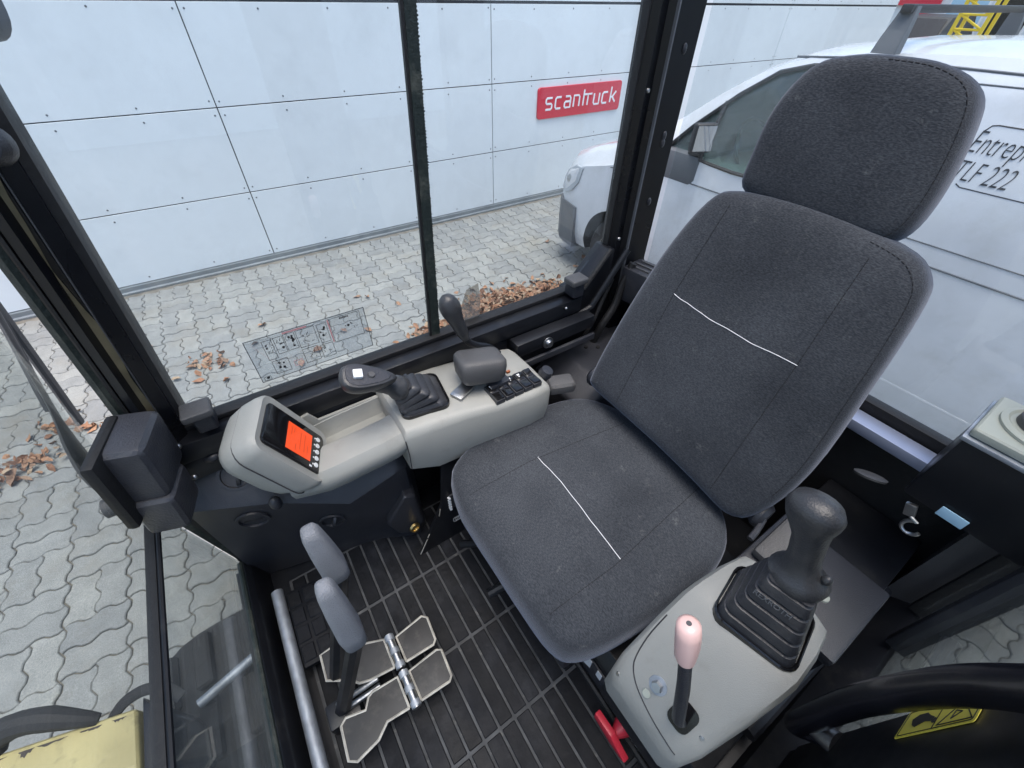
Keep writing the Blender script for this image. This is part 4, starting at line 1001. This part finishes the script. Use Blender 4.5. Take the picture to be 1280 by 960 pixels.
rod = thing('pedal_linkage', (-.13, .33, FZ), 'greased steel linkage rods between the two travel pedals', 'linkage')
for y in (.330, .346): B().tube([(-.19, y, 1.0), (-.10, y - .004, 1.012)], .006, 10).done('rod', 'steel', rod)
B().ext(-.215, -.15, .31, .36, FZ + .01, .995, .006).done('pivot_block', 'black_paint', rod)
def travel_lever(y, tilt, label, top, mid, base):
    t = thing('travel_lever', base, label, 'lever', 'travel levers')
    B().tube([base, V(base).lerp(V(mid), .5), mid], [.013, .012, .012], 8, flat=1.3).done('lever_shaft', 'black_paint', t)
    ax = (V(top) - V(mid)).normalized(); L_ = (V(top) - V(mid)).length
    u = V((0, 1, 0)); u = (u - ax * u.dot(ax)).normalized(); v = ax.cross(u)
    loops = []
    for h, a, b in ((0, .006, .006), (.002, .014, .013), (.010, .021, .018), (L_ * .25, .0235, .020), (L_ * .6, .0205, .0175), (L_ * .9, .0165, .014), (L_ * .97, .013, .011), (L_, .007, .006)):
        pts = rrect(2 * a, 2 * b, min(a, b) * .65, 4)
        loops.append([V(mid) + ax * h + u * p + v * q for p, q in pts])
    B().loft(loops).done('lever_grip', 'grey_rubber', t, 50)
travel_lever(.41, 0, 'far travel lever with pale grey rubber grip, nearer the console', (-.074, .418, 1.515), (-.068, .405, 1.372), (-.17, .395, 1.015))
travel_lever(.33, 0, 'near travel lever with pale grey rubber grip, nearer the door', (-.080, .335, 1.498), (-.086, .325, 1.295), (-.178, .330, 1.015))

# ------------------------------------------------------------------ dark front right dash housing
dash = thing('dash_housing', (0, .68, FZ), 'black moulded dash housing with round vents below the display pod', 'dash')
#      X     edge(Y,Z)      wall(Y,Z)   foot(Y)
DS = [(-.285, .705, 1.35, .775, 1.43, .752), (-.255, .690, 1.350, .765, 1.44, .748), (-.14, .660, 1.316, .757, 1.42, .722), (-.06, .638, 1.272, .757, 1.40, .700), (-.012, .620, 1.252, .757, 1.40, .690), (.04, .612, 1.275, .757, 1.40, .672), (.098, .600, 1.306, .757, 1.40, .640), (.125, .606, 1.30, .757, 1.40, .635), (.150, .640, 1.29, .757, 1.39, .65)]
lp = []
for x, ey, ez, wy, wz, fy in DS:
    lp.append([(x, fy + .0, FZ + .004), (x, fy - .004, FZ + .06), (x, ey + (fy - ey) * .35, ez - .14), (x, ey + .003, ez - .02), (x, ey, ez - .005), (x, ey + .006, ez + .004), (x, ey + (wy - ey) * .5, ez + (wz - ez) * .45), (x, wy - .006, wz), (x, wy, FZ + .004)])
B().loft(lp).done('housing', 'dark_plastic', dash, 40)
hb_ = bvh_of(dash.children[0])
def vent(c, n, r, open_):
    n = V(n).normalized(); hit = hb_.ray_cast(V(c) + n * .12, -n)
    c = hit[0]; n = hit[1] if hit[1].dot(n) > 0 else -hit[1]; c = c + n * .002
    d = B(); d.lathe(c, n, [(r * 1.02, -.004), (r * 1.12, .0), (r * 1.1, .004), (r * .92, .004), (r * .86, -.004), (r * .86, -.012), (0, -.012)], 32); o = d.done('vent_ring', 'dark_plastic', dash)
    u = V((1, 0, 0)); u = (u - n * u.dot(n)).normalized(); v = n.cross(u)
    if open_:
        d = B(); pr = [V(c) + (u * .3 + v * .95).normalized() * (r * .84 * math.cos(a)) + n * (r * .8 * math.sin(a) - .006) for a in [R(-10 + 200 * k / 12) for k in range(13)]]
        d.prism(pr, (u * .95 - v * .3).normalized() * .006); d.done('vent_flap', 'dark_plastic', o)
    else:
        d = B(); d.lathe(c, n, [(r * .80, -.008), (r * .78, -.001), (0, .001)], 28); d.done('vent_flap', 'dark_plastic', o)
        d = B(); d.box(V(c) + n * .0012, (r * 1.2, .0016, .0016), Matrix((u, v, n)).transposed()); d.done('flap_slot', 'black_seal', o)
vent((-.182, .703, 1.392), (-.1, -.72, .70), .030, True)
vent((-.196, .690, 1.263), (.15, -.96, .22), .030, False)
vent((-.060, .652, 1.175), (.15, -.96, .2), .027, True)
d = B(); d.prism([(.045, .612, 1.10), (.100, .588, 1.215), (.128, .590, 1.20), (.136, .594, 1.06), (.10, .604, 1.02), (.065, .610, 1.04)], (.01, .05, 0), .010, 3); po = d.done('access_cover', 'dark_plastic', dash)
d = B(); d.lathe((.106, .5925, 1.062), (.15, -1, .2), [(.006, .002), (.0075, .006), (.0125, .006), (.0145, .0), (.006, .0)], 24); d.done('brass_eyelet', 'brass', po)
B().ball((-.195, .724, 1.44), (.016, .012, .010)).done('grommet', 'dark_plastic', dash)
B().ball((-.135, .640, 1.335), (.012, .012, .018)).done('cable_stub', 'dark_plastic', dash)

# ------------------------------------------------------------------ right console with display pod
con = thing('right_console', (.2, .62, 1.3), 'light grey plastic right console with display pod, tray and switches', 'console')
def csec(x, yi, zb, zt, yo, r=.014):
    return [(x, yi + .012, zb), (x, yi + .002, zb + .05 if zt - zb > .09 else (zb + zt) / 2), (x, yi, zt - r), (x, yi + r * .35, zt - r * .3), (x, yi + r, zt), (x, (yi + yo) / 2, zt + .002), (x, yo - r, zt), (x, yo - r * .3, zt - r * .35), (x, yo, zt - r), (x, yo, zb)]
B().loft([csec(.128, .556, 1.335, 1.452, .728), csec(.135, .552, 1.335, 1.462, .728, .018), (csec(.19, .545, 1.312, 1.464, .728, .02)), csec(.26, .538, 1.315, 1.460, .726, .018), csec(.33, .528, 1.318, 1.452, .722, .016), csec(.42, .520, 1.32, 1.448, .712, .014), csec(.462, .522, 1.322, 1.446, .700, .014), csec(.474, .530, 1.325, 1.436, .690, .012)]).done('console_body', 'light_plastic', con, 40)
# forearm section with the tray scooped along its outer side
def asec(x, dz, yi, yo=.712):
    return [(x, yi + .02, 1.375 + dz), (x, yi - .004, 1.418 + dz), (x, yi, 1.436 + dz), (x, yi + .012, 1.449 + dz), (x, yi + .066, 1.448 + dz), (x, yi + .078, 1.443 + dz), (x, yi + .084, 1.425 + dz), (x, yi + .094, 1.398 + dz), (x, yo - .016, 1.398 + dz), (x, yo - .008, 1.41 + dz), (x, yo - .005, 1.436 + dz), (x, yo, 1.439 + dz), (x, yo + .004, 1.434 + dz), (x, yo + .004, 1.375 + dz)]
B().loft([asec(-.095, -.014, .585), asec(-.055, -.012, .572), asec(-.03, -.008, .562), asec(.005, -.003, .557), asec(.035, .0, .556), asec(.085, .002, .556), asec(.110, .003, .557), asec(.1278, .004, .560)]).done('console_forearm', 'light_plastic', con, 45)
B().prism([(-.05, .7085, 1.43), (-.035, .7085, 1.462), (-.014, .7085, 1.466), (.0, .7085, 1.440), (.127, .7085, 1.442), (.127, .7085, 1.42), (-.05, .7085, 1.42)], (0, .007, 0), .0015).done('tray_wall', 'light_plastic', con)
B().tube([(.1285, .556, 1.44), (.1285, .552, 1.40), (.1285, .560, 1.345)], .0012, 5).done('part_line', 'joint_dark', con)
# pod
e0 = V((.057, -.015, -.125)).normalized(); pn = V((.852, -.31, .423)).normalized(); e1 = e0.cross(pn); e1 = -e1 if e1.y > 0 else e1
pc = V((-.0505, .624, 1.4965))
def ploop(w_, h_, r_, dn_, du_=0., dv_=0.): return [pc + e0 * (a + du_) + e1 * (b + dv_) + pn * dn_ for a, b in rrect(w_, h_, r_, 5)]
pod = B(); pod.loft([ploop(.100, .085, .03, -.088, -.012, .004), ploop(.128, .108, .034, -.083, -.010, .003), ploop(.152, .126, .034, -.068, -.006), ploop(.168, .134, .032, -.040, -.002), ploop(.170, .134, .028, -.018), ploop(.166, .128, .024, -.004), ploop(.158, .120, .020, .0006), ploop(.146, .104, .012, -.001)])
podo = pod.done('display_pod', 'light_plastic', con, 50)
B().tube([pc + e0 * a + e1 * b + pn * -.0415 for a, b in rrect(.1695, .1355, .032, 5)[2:16]], .0012, 5).done('pod_seam', 'joint_dark', podo)
bz_ = B(); bz_.loft([ploop(.138, .090, .010, -.002), ploop(.138, .090, .010, .0018), ploop(.134, .086, .009, .0028)]); bzo = bz_.done('display_bezel', 'bezel_black', podo)
B().prism([pc + e0 * a + e1 * b + pn * .003 for a, b in ((-.020, -.030), (.038, -.030), (.038, .030), (-.020, .030))], pn * .0008).done('screen', 'screen_orange', bzo, smooth=False)
d = B()
for a, b, l in ((-.012, -.024, .02), (-.006, -.024, .012), (.010, -.02, .038), (.020, -.02, .038), (.028, .0, .018), (.0, .012, .012)):
    d.prism([pc + e0 * (a + p) + e1 * (b + q) + pn * .0038 for p, q in ((0, 0), (.0016, 0), (.0016, l), (0, l))], pn * .0003)
d.done('screen_marks', 'screen_dim', bzo, smooth=False)
d = B()
for k in range(5):
    b = -.030 + k * .015; c = pc + e0 * .054 + e1 * b + pn * .0028
    d.lathe(c, pn, [(0, .001), (.0048, .001), (.005, 0)], 14)
d.done('buttons', 'button_white', bzo, smooth=False)
d = B()
for k in range(5):
    b = -.030 + k * .015
    d.prism([pc + e0 * (.0445 + p) + e1 * (b + q) + pn * .0029 for p, q in ((0, 0), (.003, -.0012), (.003, .002), (.001, .003))], pn * .0004)
d.prism([pc + e0 * (.038 + p) + e1 * (.036 + q) + pn * .0029 for p, q in ((0, 0), (.006, 0), (.006, .004), (0, .004))], pn * .0004)
d.done('button_icons', 'white_label', bzo, smooth=False)
# wrist rest
wr = B(); M3 = Matrix.Rotation(R(-12), 3, 'Z') @ Matrix.Rotation(R(-14), 3, 'X') @ Matrix.Rotation(R(6), 3, 'Y')
wr.loft([[V((.338, .615, 1.522)) + M3 @ V((a * f, b * f2, h)) for a, b in rrect(.104, .088, .018, 4)] for h, f, f2 in ((-.046, .80, .74), (-.034, .95, .92), (-.010, 1.0, 1.0), (.002, .98, .97), (.008, .90, .86), (.0095, .6, .5))]); wro = wr.done('wrist_rest', 'pad_grey', con, 50)
B().box((.283, .600, 1.466), (.05, .03, .006), Matrix.Rotation(R(25), 3, 'Z'), .002).done('rest_bracket', 'steel', wro)
B().box((.365, .585, 1.462), (.05, .03, .014), None, .004).done('rest_slide', 'dark_plastic', wro)
B().box((.398, .594, 1.470), (.010, .006, .007), None, .002).done('amber_button', 'amber', con)
for k in range(5):
    x = .342 + k * .0245; d = B(); rt = Matrix.Rotation(R(2), 3, 'Y')
    d.box((x, .562, 1.4545), (.0225, .055, .012), rt, .002); so2 = d.done('rocker_switch', 'dark_plastic', con)
    d = B(); d.box((x, .575, 1.461), (.018, .022, .006), rt @ Matrix.Rotation(R(12), 3, 'X'), .0015); d.done('rocker', 'bezel_black', so2)
    d = B(); d.box((x, .548, 1.4608), (.018, .024, .005), rt @ Matrix.Rotation(R(-8), 3, 'X'), .0015); d.done('rocker', 'bezel_black', so2)
    if k < 4:
        d = B(); d.box((x - .001, .5785, 1.4648), (.006, .004, .0006), rt @ Matrix.Rotation(R(12), 3, 'X')); d.box((x - .001, .5735, 1.4638), (.003, .003, .0006), rt @ Matrix.Rotation(R(12), 3, 'X')); d.done('switch_icon', 'white_label', so2)
d = B(); d.lathe((.485, .575, 1.425), (.3, -.3, 1), [(0, .03), (.014, .028), (.017, .015), (.014, 0), (0, 0)], 18); d.done('ignition_knob', 'dark_plastic', con)

# ------------------------------------------------------------------ joysticks
def boot(t, c, sx, sy, top, rotz, h, tiers, tilt, tw_=.048):
    M = Matrix.Rotation(rotz, 3, 'Z'); top = V(top); c = V(c); o = None; loops = []
    for k in range(tiers + 1):
        f = k / tiers; p = c.lerp(top, f); w_, d_ = sx * (1 - f) + tw_ * f, sy * (1 - f) + tw_ * .92 * f
        nx = c.lerp(top, min(1, f + 1 / tiers))
        T = Matrix.Rotation(tilt * f, 3, 'Y')
        f2 = (k + 1) / tiers; w2, d2 = sx * (1 - f2) + tw_ * f2, sy * (1 - f2) + tw_ * .92 * f2
        q_ = lambda h, a_, b_2: [p + (nx - p) * h + M @ T @ V((a, b, 0)) for a, b in rrect(a_, b_2, min(a_, b_2) * .16, 4)]
        loops.append(q_(0, w_, d_))
        if k < tiers:
            loops.append(q_(.10, w_ * 1.0, d_ * 1.0)); loops.append(q_(.74, w2 * 1.02, d2 * 1.02)); loops.append(q_(.86, w2 * .84, d2 * .84)); loops.append(q_(.985, w2 * .86, d2 * .86))
    b_ = B(); b_.loft(loops); o = b_.done('boot', 'rubber_boot', t, 40)
    b_ = B(); b_.loft([[c + M @ V((a, b, z)) for a, b in rrect(sx * k, sy * k, sx * .2, 4)] for z, k in ((-.012, 1.09), (.003, 1.09), (.005, 1.05), (-.004, .98))]); b_.done('boot_frame', 'bezel_black', o)
    return o
def sweep(path, secs, rotm=None):
    """loft of rounded sections (w,d) along a path, w across u, d across v"""
    P = [V(p) for p in path]; loops = []
    for i, (p, (a, b)) in enumerate(zip(P, secs)):
        t = (P[min(i + 1, len(P) - 1)] - P[max(i - 1, 0)]).normalized()
        u = V((0, 1, 0)); u = (u - t * u.dot(t)).normalized(); v = t.cross(u)
        loops.append([p + u * (math.cos(q) * a) + v * (math.sin(q) * b) for q in [2 * math.pi * k / 20 for k in range(20)]])
    b_ = B(); b_.loft(loops); return b_
jl_ = thing('joystick', (.46, -.025, 1.44), 'upright black joystick with lettered rubber boot on the left console', 'joystick', 'joysticks')
bo_ = boot(jl_, (.4290, -.029, 1.449), .096, .106, (.4375, -.022, 1.555), R(12), .09, 5, R(4), .060)
tb_ = bvh_of(bo_); tu_ = V((.2, -.98, .0)).normalized(); tv_ = V((.35, .07, .93)).normalized(); tn_ = tu_.cross(tv_)
th_ = tb_.ray_cast(V((.404, -.020, 1.526)) + tn_ * .05, -tn_)
to_ = (th_[0] if th_[0] is not None else V((.404, -.02, 1.526))) + tn_ * .0012
me = text_mesh('REXROTH', .0105, to_ - tu_ * .021 - tv_ * .0035, tu_, tv_, .0006); link('boot_lettering', me, 'van_bumper', bo_)
g = sweep([(.438, -.022, 1.549), (.438, -.022, 1.552), (.438, -.021, 1.561), (.438, -.019, 1.568), (.438, -.016, 1.578), (.437, -.010, 1.60), (.436, -.002, 1.63), (.435, .004, 1.645), (.435, .009, 1.658), (.435, .013, 1.672), (.435, .015, 1.684), (.435, .016, 1.690)],
          [(.020, .020), (.033, .031), (.0355, .033), (.030, .027), (.0205, .0195), (.0185, .0175), (.019, .018), (.0225, .0195), (.0285, .022), (.031, .0235), (.026, .020), (.010, .007)])
g.done('grip', 'grip_rubber', jl_, 60)
B().ball((.440, -.043, 1.585), (.006, .006, .008)).done('trigger', 'grip_rubber', jl_)
jr = thing('joystick', (.2, .635, 1.46), 'tilted black joystick with white rocker button on the right console', 'joystick', 'joysticks')
boot(jr, (.200, .635, 1.468), .095, .105, (.160, .622, 1.522), R(-8), .08, 4, R(-38))
g = sweep([(.170, .625, 1.512), (.158, .622, 1.520), (.150, .621, 1.528), (.142, .620, 1.534), (.128, .617, 1.548), (.112, .612, 1.566), (.100, .609, 1.580), (.094, .607, 1.588)],
          [(.018, .018), (.027, .025), (.026, .024), (.018, .017), (.0165, .016), (.019, .017), (.020, .018), (.018, .016)])
g.done('grip', 'grip_rubber', jr, 60)
hc = V((.094, .606, 1.592)); hn2 = V((.30, -.40, .86)).normalized(); hu = V((-.85, .12, .30)); hu = (hu - hn2 * hu.dot(hn2)).normalized(); hv = hn2.cross(hu)
hl = catmull([(.040, 0), (.035, .019), (.014, .0265), (-.014, .0225), (-.042, .014), (-.062, 0), (-.042, -.014), (-.014, -.0225), (.014, -.0265), (.035, -.019)], 4)
d = B(); d.loft([[hc + hu * p.x * f + hv * p.y * f + hn2 * h for p in hl] for h, f in ((-.030, .55), (-.020, .85), (-.008, 1.0), (.002, 1.0), (.007, .93), (.008, .8))]); hdo = d.done('grip_head', 'grip_rubber', jr, 50)
d = B(); d.loft([[hc + hu * p.x * f + hv * p.y * f + hn2 * h for p in hl] for h, f in ((.0078, .80), (.0092, .78), (.0095, .7))]); d.done('button_panel', 'motor_plastic', hdo, 50)
Mh = Matrix((hu, hv, hn2)).transposed()
d = B(); d.box(hc + hu * .012 + hn2 * .0125, (.016, .017, .008), Mh @ Matrix.Rotation(R(10), 3, 'Y'), .002); d.done('rocker_button', 'white_label', hdo)
d = B(); d.lathe(hc + hu * -.012 + hn2 * .009, hn2, [(0, .004), (.0055, .004), (.0065, .002), (.0075, 0)], 18); d.done('round_button', 'pad_grey', hdo)

# ------------------------------------------------------------------ blade lever by the window
bl = thing('blade_lever', (.42, .69, 1.44), 'black curved blade lever with bulbous knob beside the side window', 'lever')
d = B(); d.tube(catmull([(.435, .690, 1.44), (.405, .690, 1.475), (.375, .690, 1.492), (.350, .690, 1.515), (.335, .690, 1.55)], 5, False), .0085, 10); d.done('lever_rod', 'black_paint', bl)
kp = catmull([(.345, .690, 1.525), (.338, .690, 1.545), (.328, .690, 1.575), (.318, .690, 1.605), (.312, .690, 1.628), (.308, .690, 1.648)], 4, False)
kr = [.0095, .010, .011, .0125, .014, .0145, .015, .0155, .016, .017, .0185, .020, .0215, .0225, .023, .0225, .0215, .019, .0165, .012, .004]
d = B(); d.tube(kp, kr[:len(kp)], 18); d.done('knob', 'grip_rubber', bl, 60)

# ------------------------------------------------------------------ left console and safety lever
lc = thing('left_console', (.38, -.02, 1.2), 'light grey plastic left console with sloping front beside the seat', 'console')
def lsec(x, yi, yo, zb, zt, r=.018, dz=0.):
    return [(x, yi, zb), (x, yi, zt - r), (x, yi - r * .3, zt - r * .3), (x, yi - r, zt), (x, (yi + yo) / 2, zt + dz), (x, yo + r, zt + dz * .3), (x, yo + r * .3, zt - r * .3), (x, yo, zt - r), (x, yo, zb)]
B().loft([lsec(.246, .042, -.075, 1.20, 1.262, .016), lsec(.254, .056, -.090, 1.20, 1.288, .02), lsec(.275, .061, -.097, 1.20, 1.325, .02), lsec(.33, .061, -.103, 1.20, 1.398, .02), lsec(.372, .060, -.106, 1.20, 1.442, .022), lsec(.395, .058, -.108, 1.20, 1.450, .022), lsec(.45, .052, -.105, 1.20, 1.449, .02), lsec(.492, .044, -.098, 1.20, 1.446, .02), lsec(.508, .032, -.088, 1.20, 1.432, .02)]).done('console_body', 'light_plastic', lc, 40)
lb_ = bvh_of(lc.children[0])
P = [lb_.ray_cast(V((.1, y, z)), V((1, 0, 0)))[0] for y, z in [tuple(q) for q in catmull([(.052, 1.40), (.050, 1.36), (.040, 1.325), (.020, 1.305), (-.01, 1.294), (-.04, 1.288), (-.075, 1.284)], 4, False)]]
P = [q for q in P if q is not None]
B().tube([q + V((-.0002, 0, .0002)) for q in P], .0011, 5).done('panel_seam', 'joint_dark', lc)
for y, z in ((.045, 1.285), (-.080, 1.335)):
    q = lb_.ray_cast(V((.1, y, z)), V((1, 0, 0)))
    if q[0] is not None: B().lathe(q[0], q[1] if q[1].x < 0 else -q[1], [(0, .0012), (.0032, .0010), (.004, -.001)], 12).done('screw', 'steel', lc)
B().ext(.25, .505, -.10, .055, FZ + .19, 1.1995, .01).done('console_base', 'black_paint', lc)
d = B(); bn_ = V((-.80, 0, .60)).normalized(); bcn = V((.281, -.003, 1.331))
d.lathe(bcn, bn_, [(0, .002), (.014, .002), (.015, 0)], 20); d.done('washer', 'galvanised', lc)
d = B(); d.lathe(bcn, bn_, [(0, .010), (.0075, .010), (.0085, .008), (.0085, .002)], 6); d.done('bolt', 'steel', lc)
d = B(); d.lathe(V((.266, .0, 1.309)), bn_, [(0, .002), (.006, .002), (.007, 0)], 16); d.done('clip', 'cream_plastic', lc)
sn_ = V((-.80, 0, .60)); d = B(); d.prism([V((.275 + .055 * t, y, 1.325 + .073 * t)) + sn_ * .0005 for y, t in [(-.049 + q, .12 + p / .055 * .6) for q, p in rrect(.034, .046, .012, 4)]], sn_ * .0015); d.done('slot', 'bezel_black', lc)
sl = thing('safety_lever', (.27, -.05, 1.32), 'black safety lever with pale pink knob in front of the left console', 'lever')
d = B(); d.tube([(.285, -.053, 1.31), (.262, -.046, 1.36), (.252, -.020, 1.48), (.250, .002, 1.555)], [.0095, .0095, .009, .0085], 10, flat=.7, up=(1, 0, 0)); d.done('lever_rod', 'dark_plastic', sl)
d = B(); d.tube([(.250, -.003, 1.540), (.250, .0005, 1.548), (.250, .006, 1.570), (.249, .012, 1.592), (.249, .0165, 1.606), (.249, .0175, 1.6095)], [.0105, .0125, .0138, .0138, .0128, .008], 18); d.done('knob', 'pink_plastic', sl, 60)
d = B(); d.lathe((.249, .0176, 1.6090), (0, .28, 1), [(0, .0008), (.003, .0006), (.0035, -.001)], 14); d.done('knob_plug', 'pad_grey', sl)

# things behind the seat
rb_ = thing('rear_locker', (.75, .64, 1.1), 'black locker with sloping lid behind the seat in the rear right corner', 'locker')
B().prism([(.60, .757, 1.27), (.60, .757, 1.10), (.95, .757, 1.10), (.95, .757, 1.325), (.68, .757, 1.32)], (0, -.23, 0), .012, 3).done('locker_body', 'dark_plastic', rb_)
for q in ((.75, .70, 1.325), (.78, .68, 1.325)): B().lathe(q, (0, 0, 1), [(0, .001), (.006, .0005), (.006, -.004)], 12).done('hole_plug', 'black_seal', rb_)
vb = thing('heater_outlet', (.91, .68, 1.45), 'dark grey slotted heater outlet at the foot of the rear right pillar', 'outlet')
B().box((.905, .680, 1.50), (.085, .085, .10), Matrix.Rotation(R(8), 3, 'Z'), .008).done('outlet_body', 'dark_plastic', vb)
for k in range(3): B().box((.885 + k * .022, .678, 1.5515), (.006, .06, .004), Matrix.Rotation(R(8), 3, 'Z')).done('slot_rib', 'pad_grey', vb)
hs = thing('cable_loom', (.83, .70, 1.3), 'black corrugated cable loom hanging beside the rear right pillar', 'cable')
B().tube(catmull([(.79, .715, 1.31), (.80, .70, 1.38), (.84, .70, 1.44), (.86, .705, 1.50), (.88, .70, 1.56)], 6, False), .011, 10).done('loom', 'black_seal', hs)
B().tube(catmull([(.74, .72, 1.33), (.77, .71, 1.40), (.80, .715, 1.46), (.83, .72, 1.52)], 6, False), .006, 8).done('loom', 'black_seal', hs)
fp = thing('rear_left_cover', (.65, -.05, 1.13), 'dark cover plate with pale round plug behind the left console', 'cover')
B().box((.65, -.045, 1.295), (.19, .20, .03), Matrix.Rotation(R(-4), 3, 'Y'), .008).done('cover_plate', 'dark_plastic', fp)
B().lathe((.640, -.078, 1.311), (0, 0, 1), [(0, .003), (.009, .002), (.010, -.002)], 18).done('plug', 'cream_plastic', fp)
B().prism([(.60, .045, 1.31), (.60, -.01, 1.31), (.68, -.01, 1.345), (.70, .045, 1.345)], (0, 0, .02), .008, 2).done('cover_bracket', 'pad_grey', fp)
B().ext(.56, .95, -.14, .05, 1.13, 1.279, .006).done('cover_box', 'black_paint', fp)

# ------------------------------------------------------------------ outside the front: boom bracket and track
bm_ = thing('boom_bracket', (-.9, .5, .4), 'chipped yellow steel boom bracket with black rubber lugs below the windscreen', 'bracket')
B().prism([(-1.25, .845, .80), (-.635, .678, .80), (-.628, .42, .80), (-1.25, .42, .80)], (0, 0, -.30), .012, 3).done('bracket_plate', 'yellow_paint', bm_)
B().prism([(-.626, .70, .795), (-.600, .66, .795), (-.595, .42, .795), (-.626, .42, .795)], (0, 0, -.30), .008).done('cheek_plate', 'black_paint', bm_)
d = B(); d.tube(catmull([(-.91, .752, .79), (-.905, .775, .815), (-.86, .775, .835), (-.80, .752, .84), (-.745, .720, .82), (-.71, .700, .80)], 4, False), [.02, .024, .028, .03, .03, .03, .03, .03, .029, .028, .027, .026, .026, .026, .024, .022, .02, .018, .016, .014, .012][:21], 10); d.done('rubber_lug', 'tyre', bm_)
d = B(); d.tube(catmull([(-.70, .690, .775), (-.66, .705, .80), (-.61, .700, .815), (-.565, .675, .815), (-.54, .64, .80)], 4, False), .014, 10, flat=.6); d.done('hose', 'tyre', bm_)
rc = random.Random(8)
for t, l, wd in ((.02, .05, .006), (.18, .035, .010), (.36, .07, .005), (.52, .03, .013), (.63, .06, .006), (.80, .045, .008), (.93, .03, .006)):
    p0 = V((-1.25, .845, 0)).lerp(V((-.635, .678, 0)), .30 + .70 * t); du_ = V((.9651, -.262, 0)); dv_ = V((-.262, -.9651, 0)); n_c = 11
    top_ = [p0 + du_ * (l * (j / n_c - .5)) + dv_ * .0125 for j in range(n_c + 1)]
    low_ = [p0 + du_ * (l * (j / n_c - .5)) + dv_ * (.0127 + wd * rc.uniform(.3, 1.3) * math.sin(math.pi * (j + .3) / (n_c + .6))) for j in range(n_c + 1)]
    B().prism([(q.x, q.y, .8003) for q in top_ + low_[::-1]], (0, 0, .0006)).done('paint_chip', 'chip_brown', bm_, smooth=False)
tr = thing('rubber_track', (.0, .8, 0), 'black rubber crawler track with block lugs seen through the lower front pane', 'track')
def trk(z, r, wy0, wy1):
    path = []
    for k in range(13): a = R(90 + 180 * k / 12); path.append((-.55 + r * math.cos(a), r + r * math.sin(a)))
    for k in range(13): a = R(270 + 180 * k / 12); path.append((1.0 + r * math.cos(a), r + r * math.sin(a)))
    return path
pt = trk(0, .24, 0, 0)
B().prism([(x, .56, z + .02) for x, z in pt], (0, .40, 0)).done('track_belt', 'tyre', tr)
for k in range(16):
    x = -.50 + k * .095
    for y0 in (.565, .77): B().ext(x, x + .05, y0 + (k % 2) * .01, y0 + .17, .501, .525, .006, 1).done('track_lug', 'tyre', tr)
for k in range(6):
    a = R(100 + k * 28); cx_, cz_ = -.55 + .255 * math.cos(a), .26 + .255 * math.sin(a)
    for y0 in (.565, .77): B().box((cx_, y0 + .085, cz_), (.05, .17, .03), Matrix.Rotation(-a + R(90), 3, 'Y'), .006, 1).done('track_lug', 'tyre', tr)
sr = thing('track_guard_bar', (-.5, .75, .5), 'short bright steel bar in front of the rubber track', 'bar')
B().tube([(-.60, .71, .56), (-.42, .76, .56)], .014, 12).done('bar', 'galvanised', sr)
for q in ((-.58, .715), (-.45, .752)): B().ext(q[0] - .01, q[0] + .01, q[1] - .01, q[1] + .01, .48, .55).done('bar_post', 'black_paint', sr)
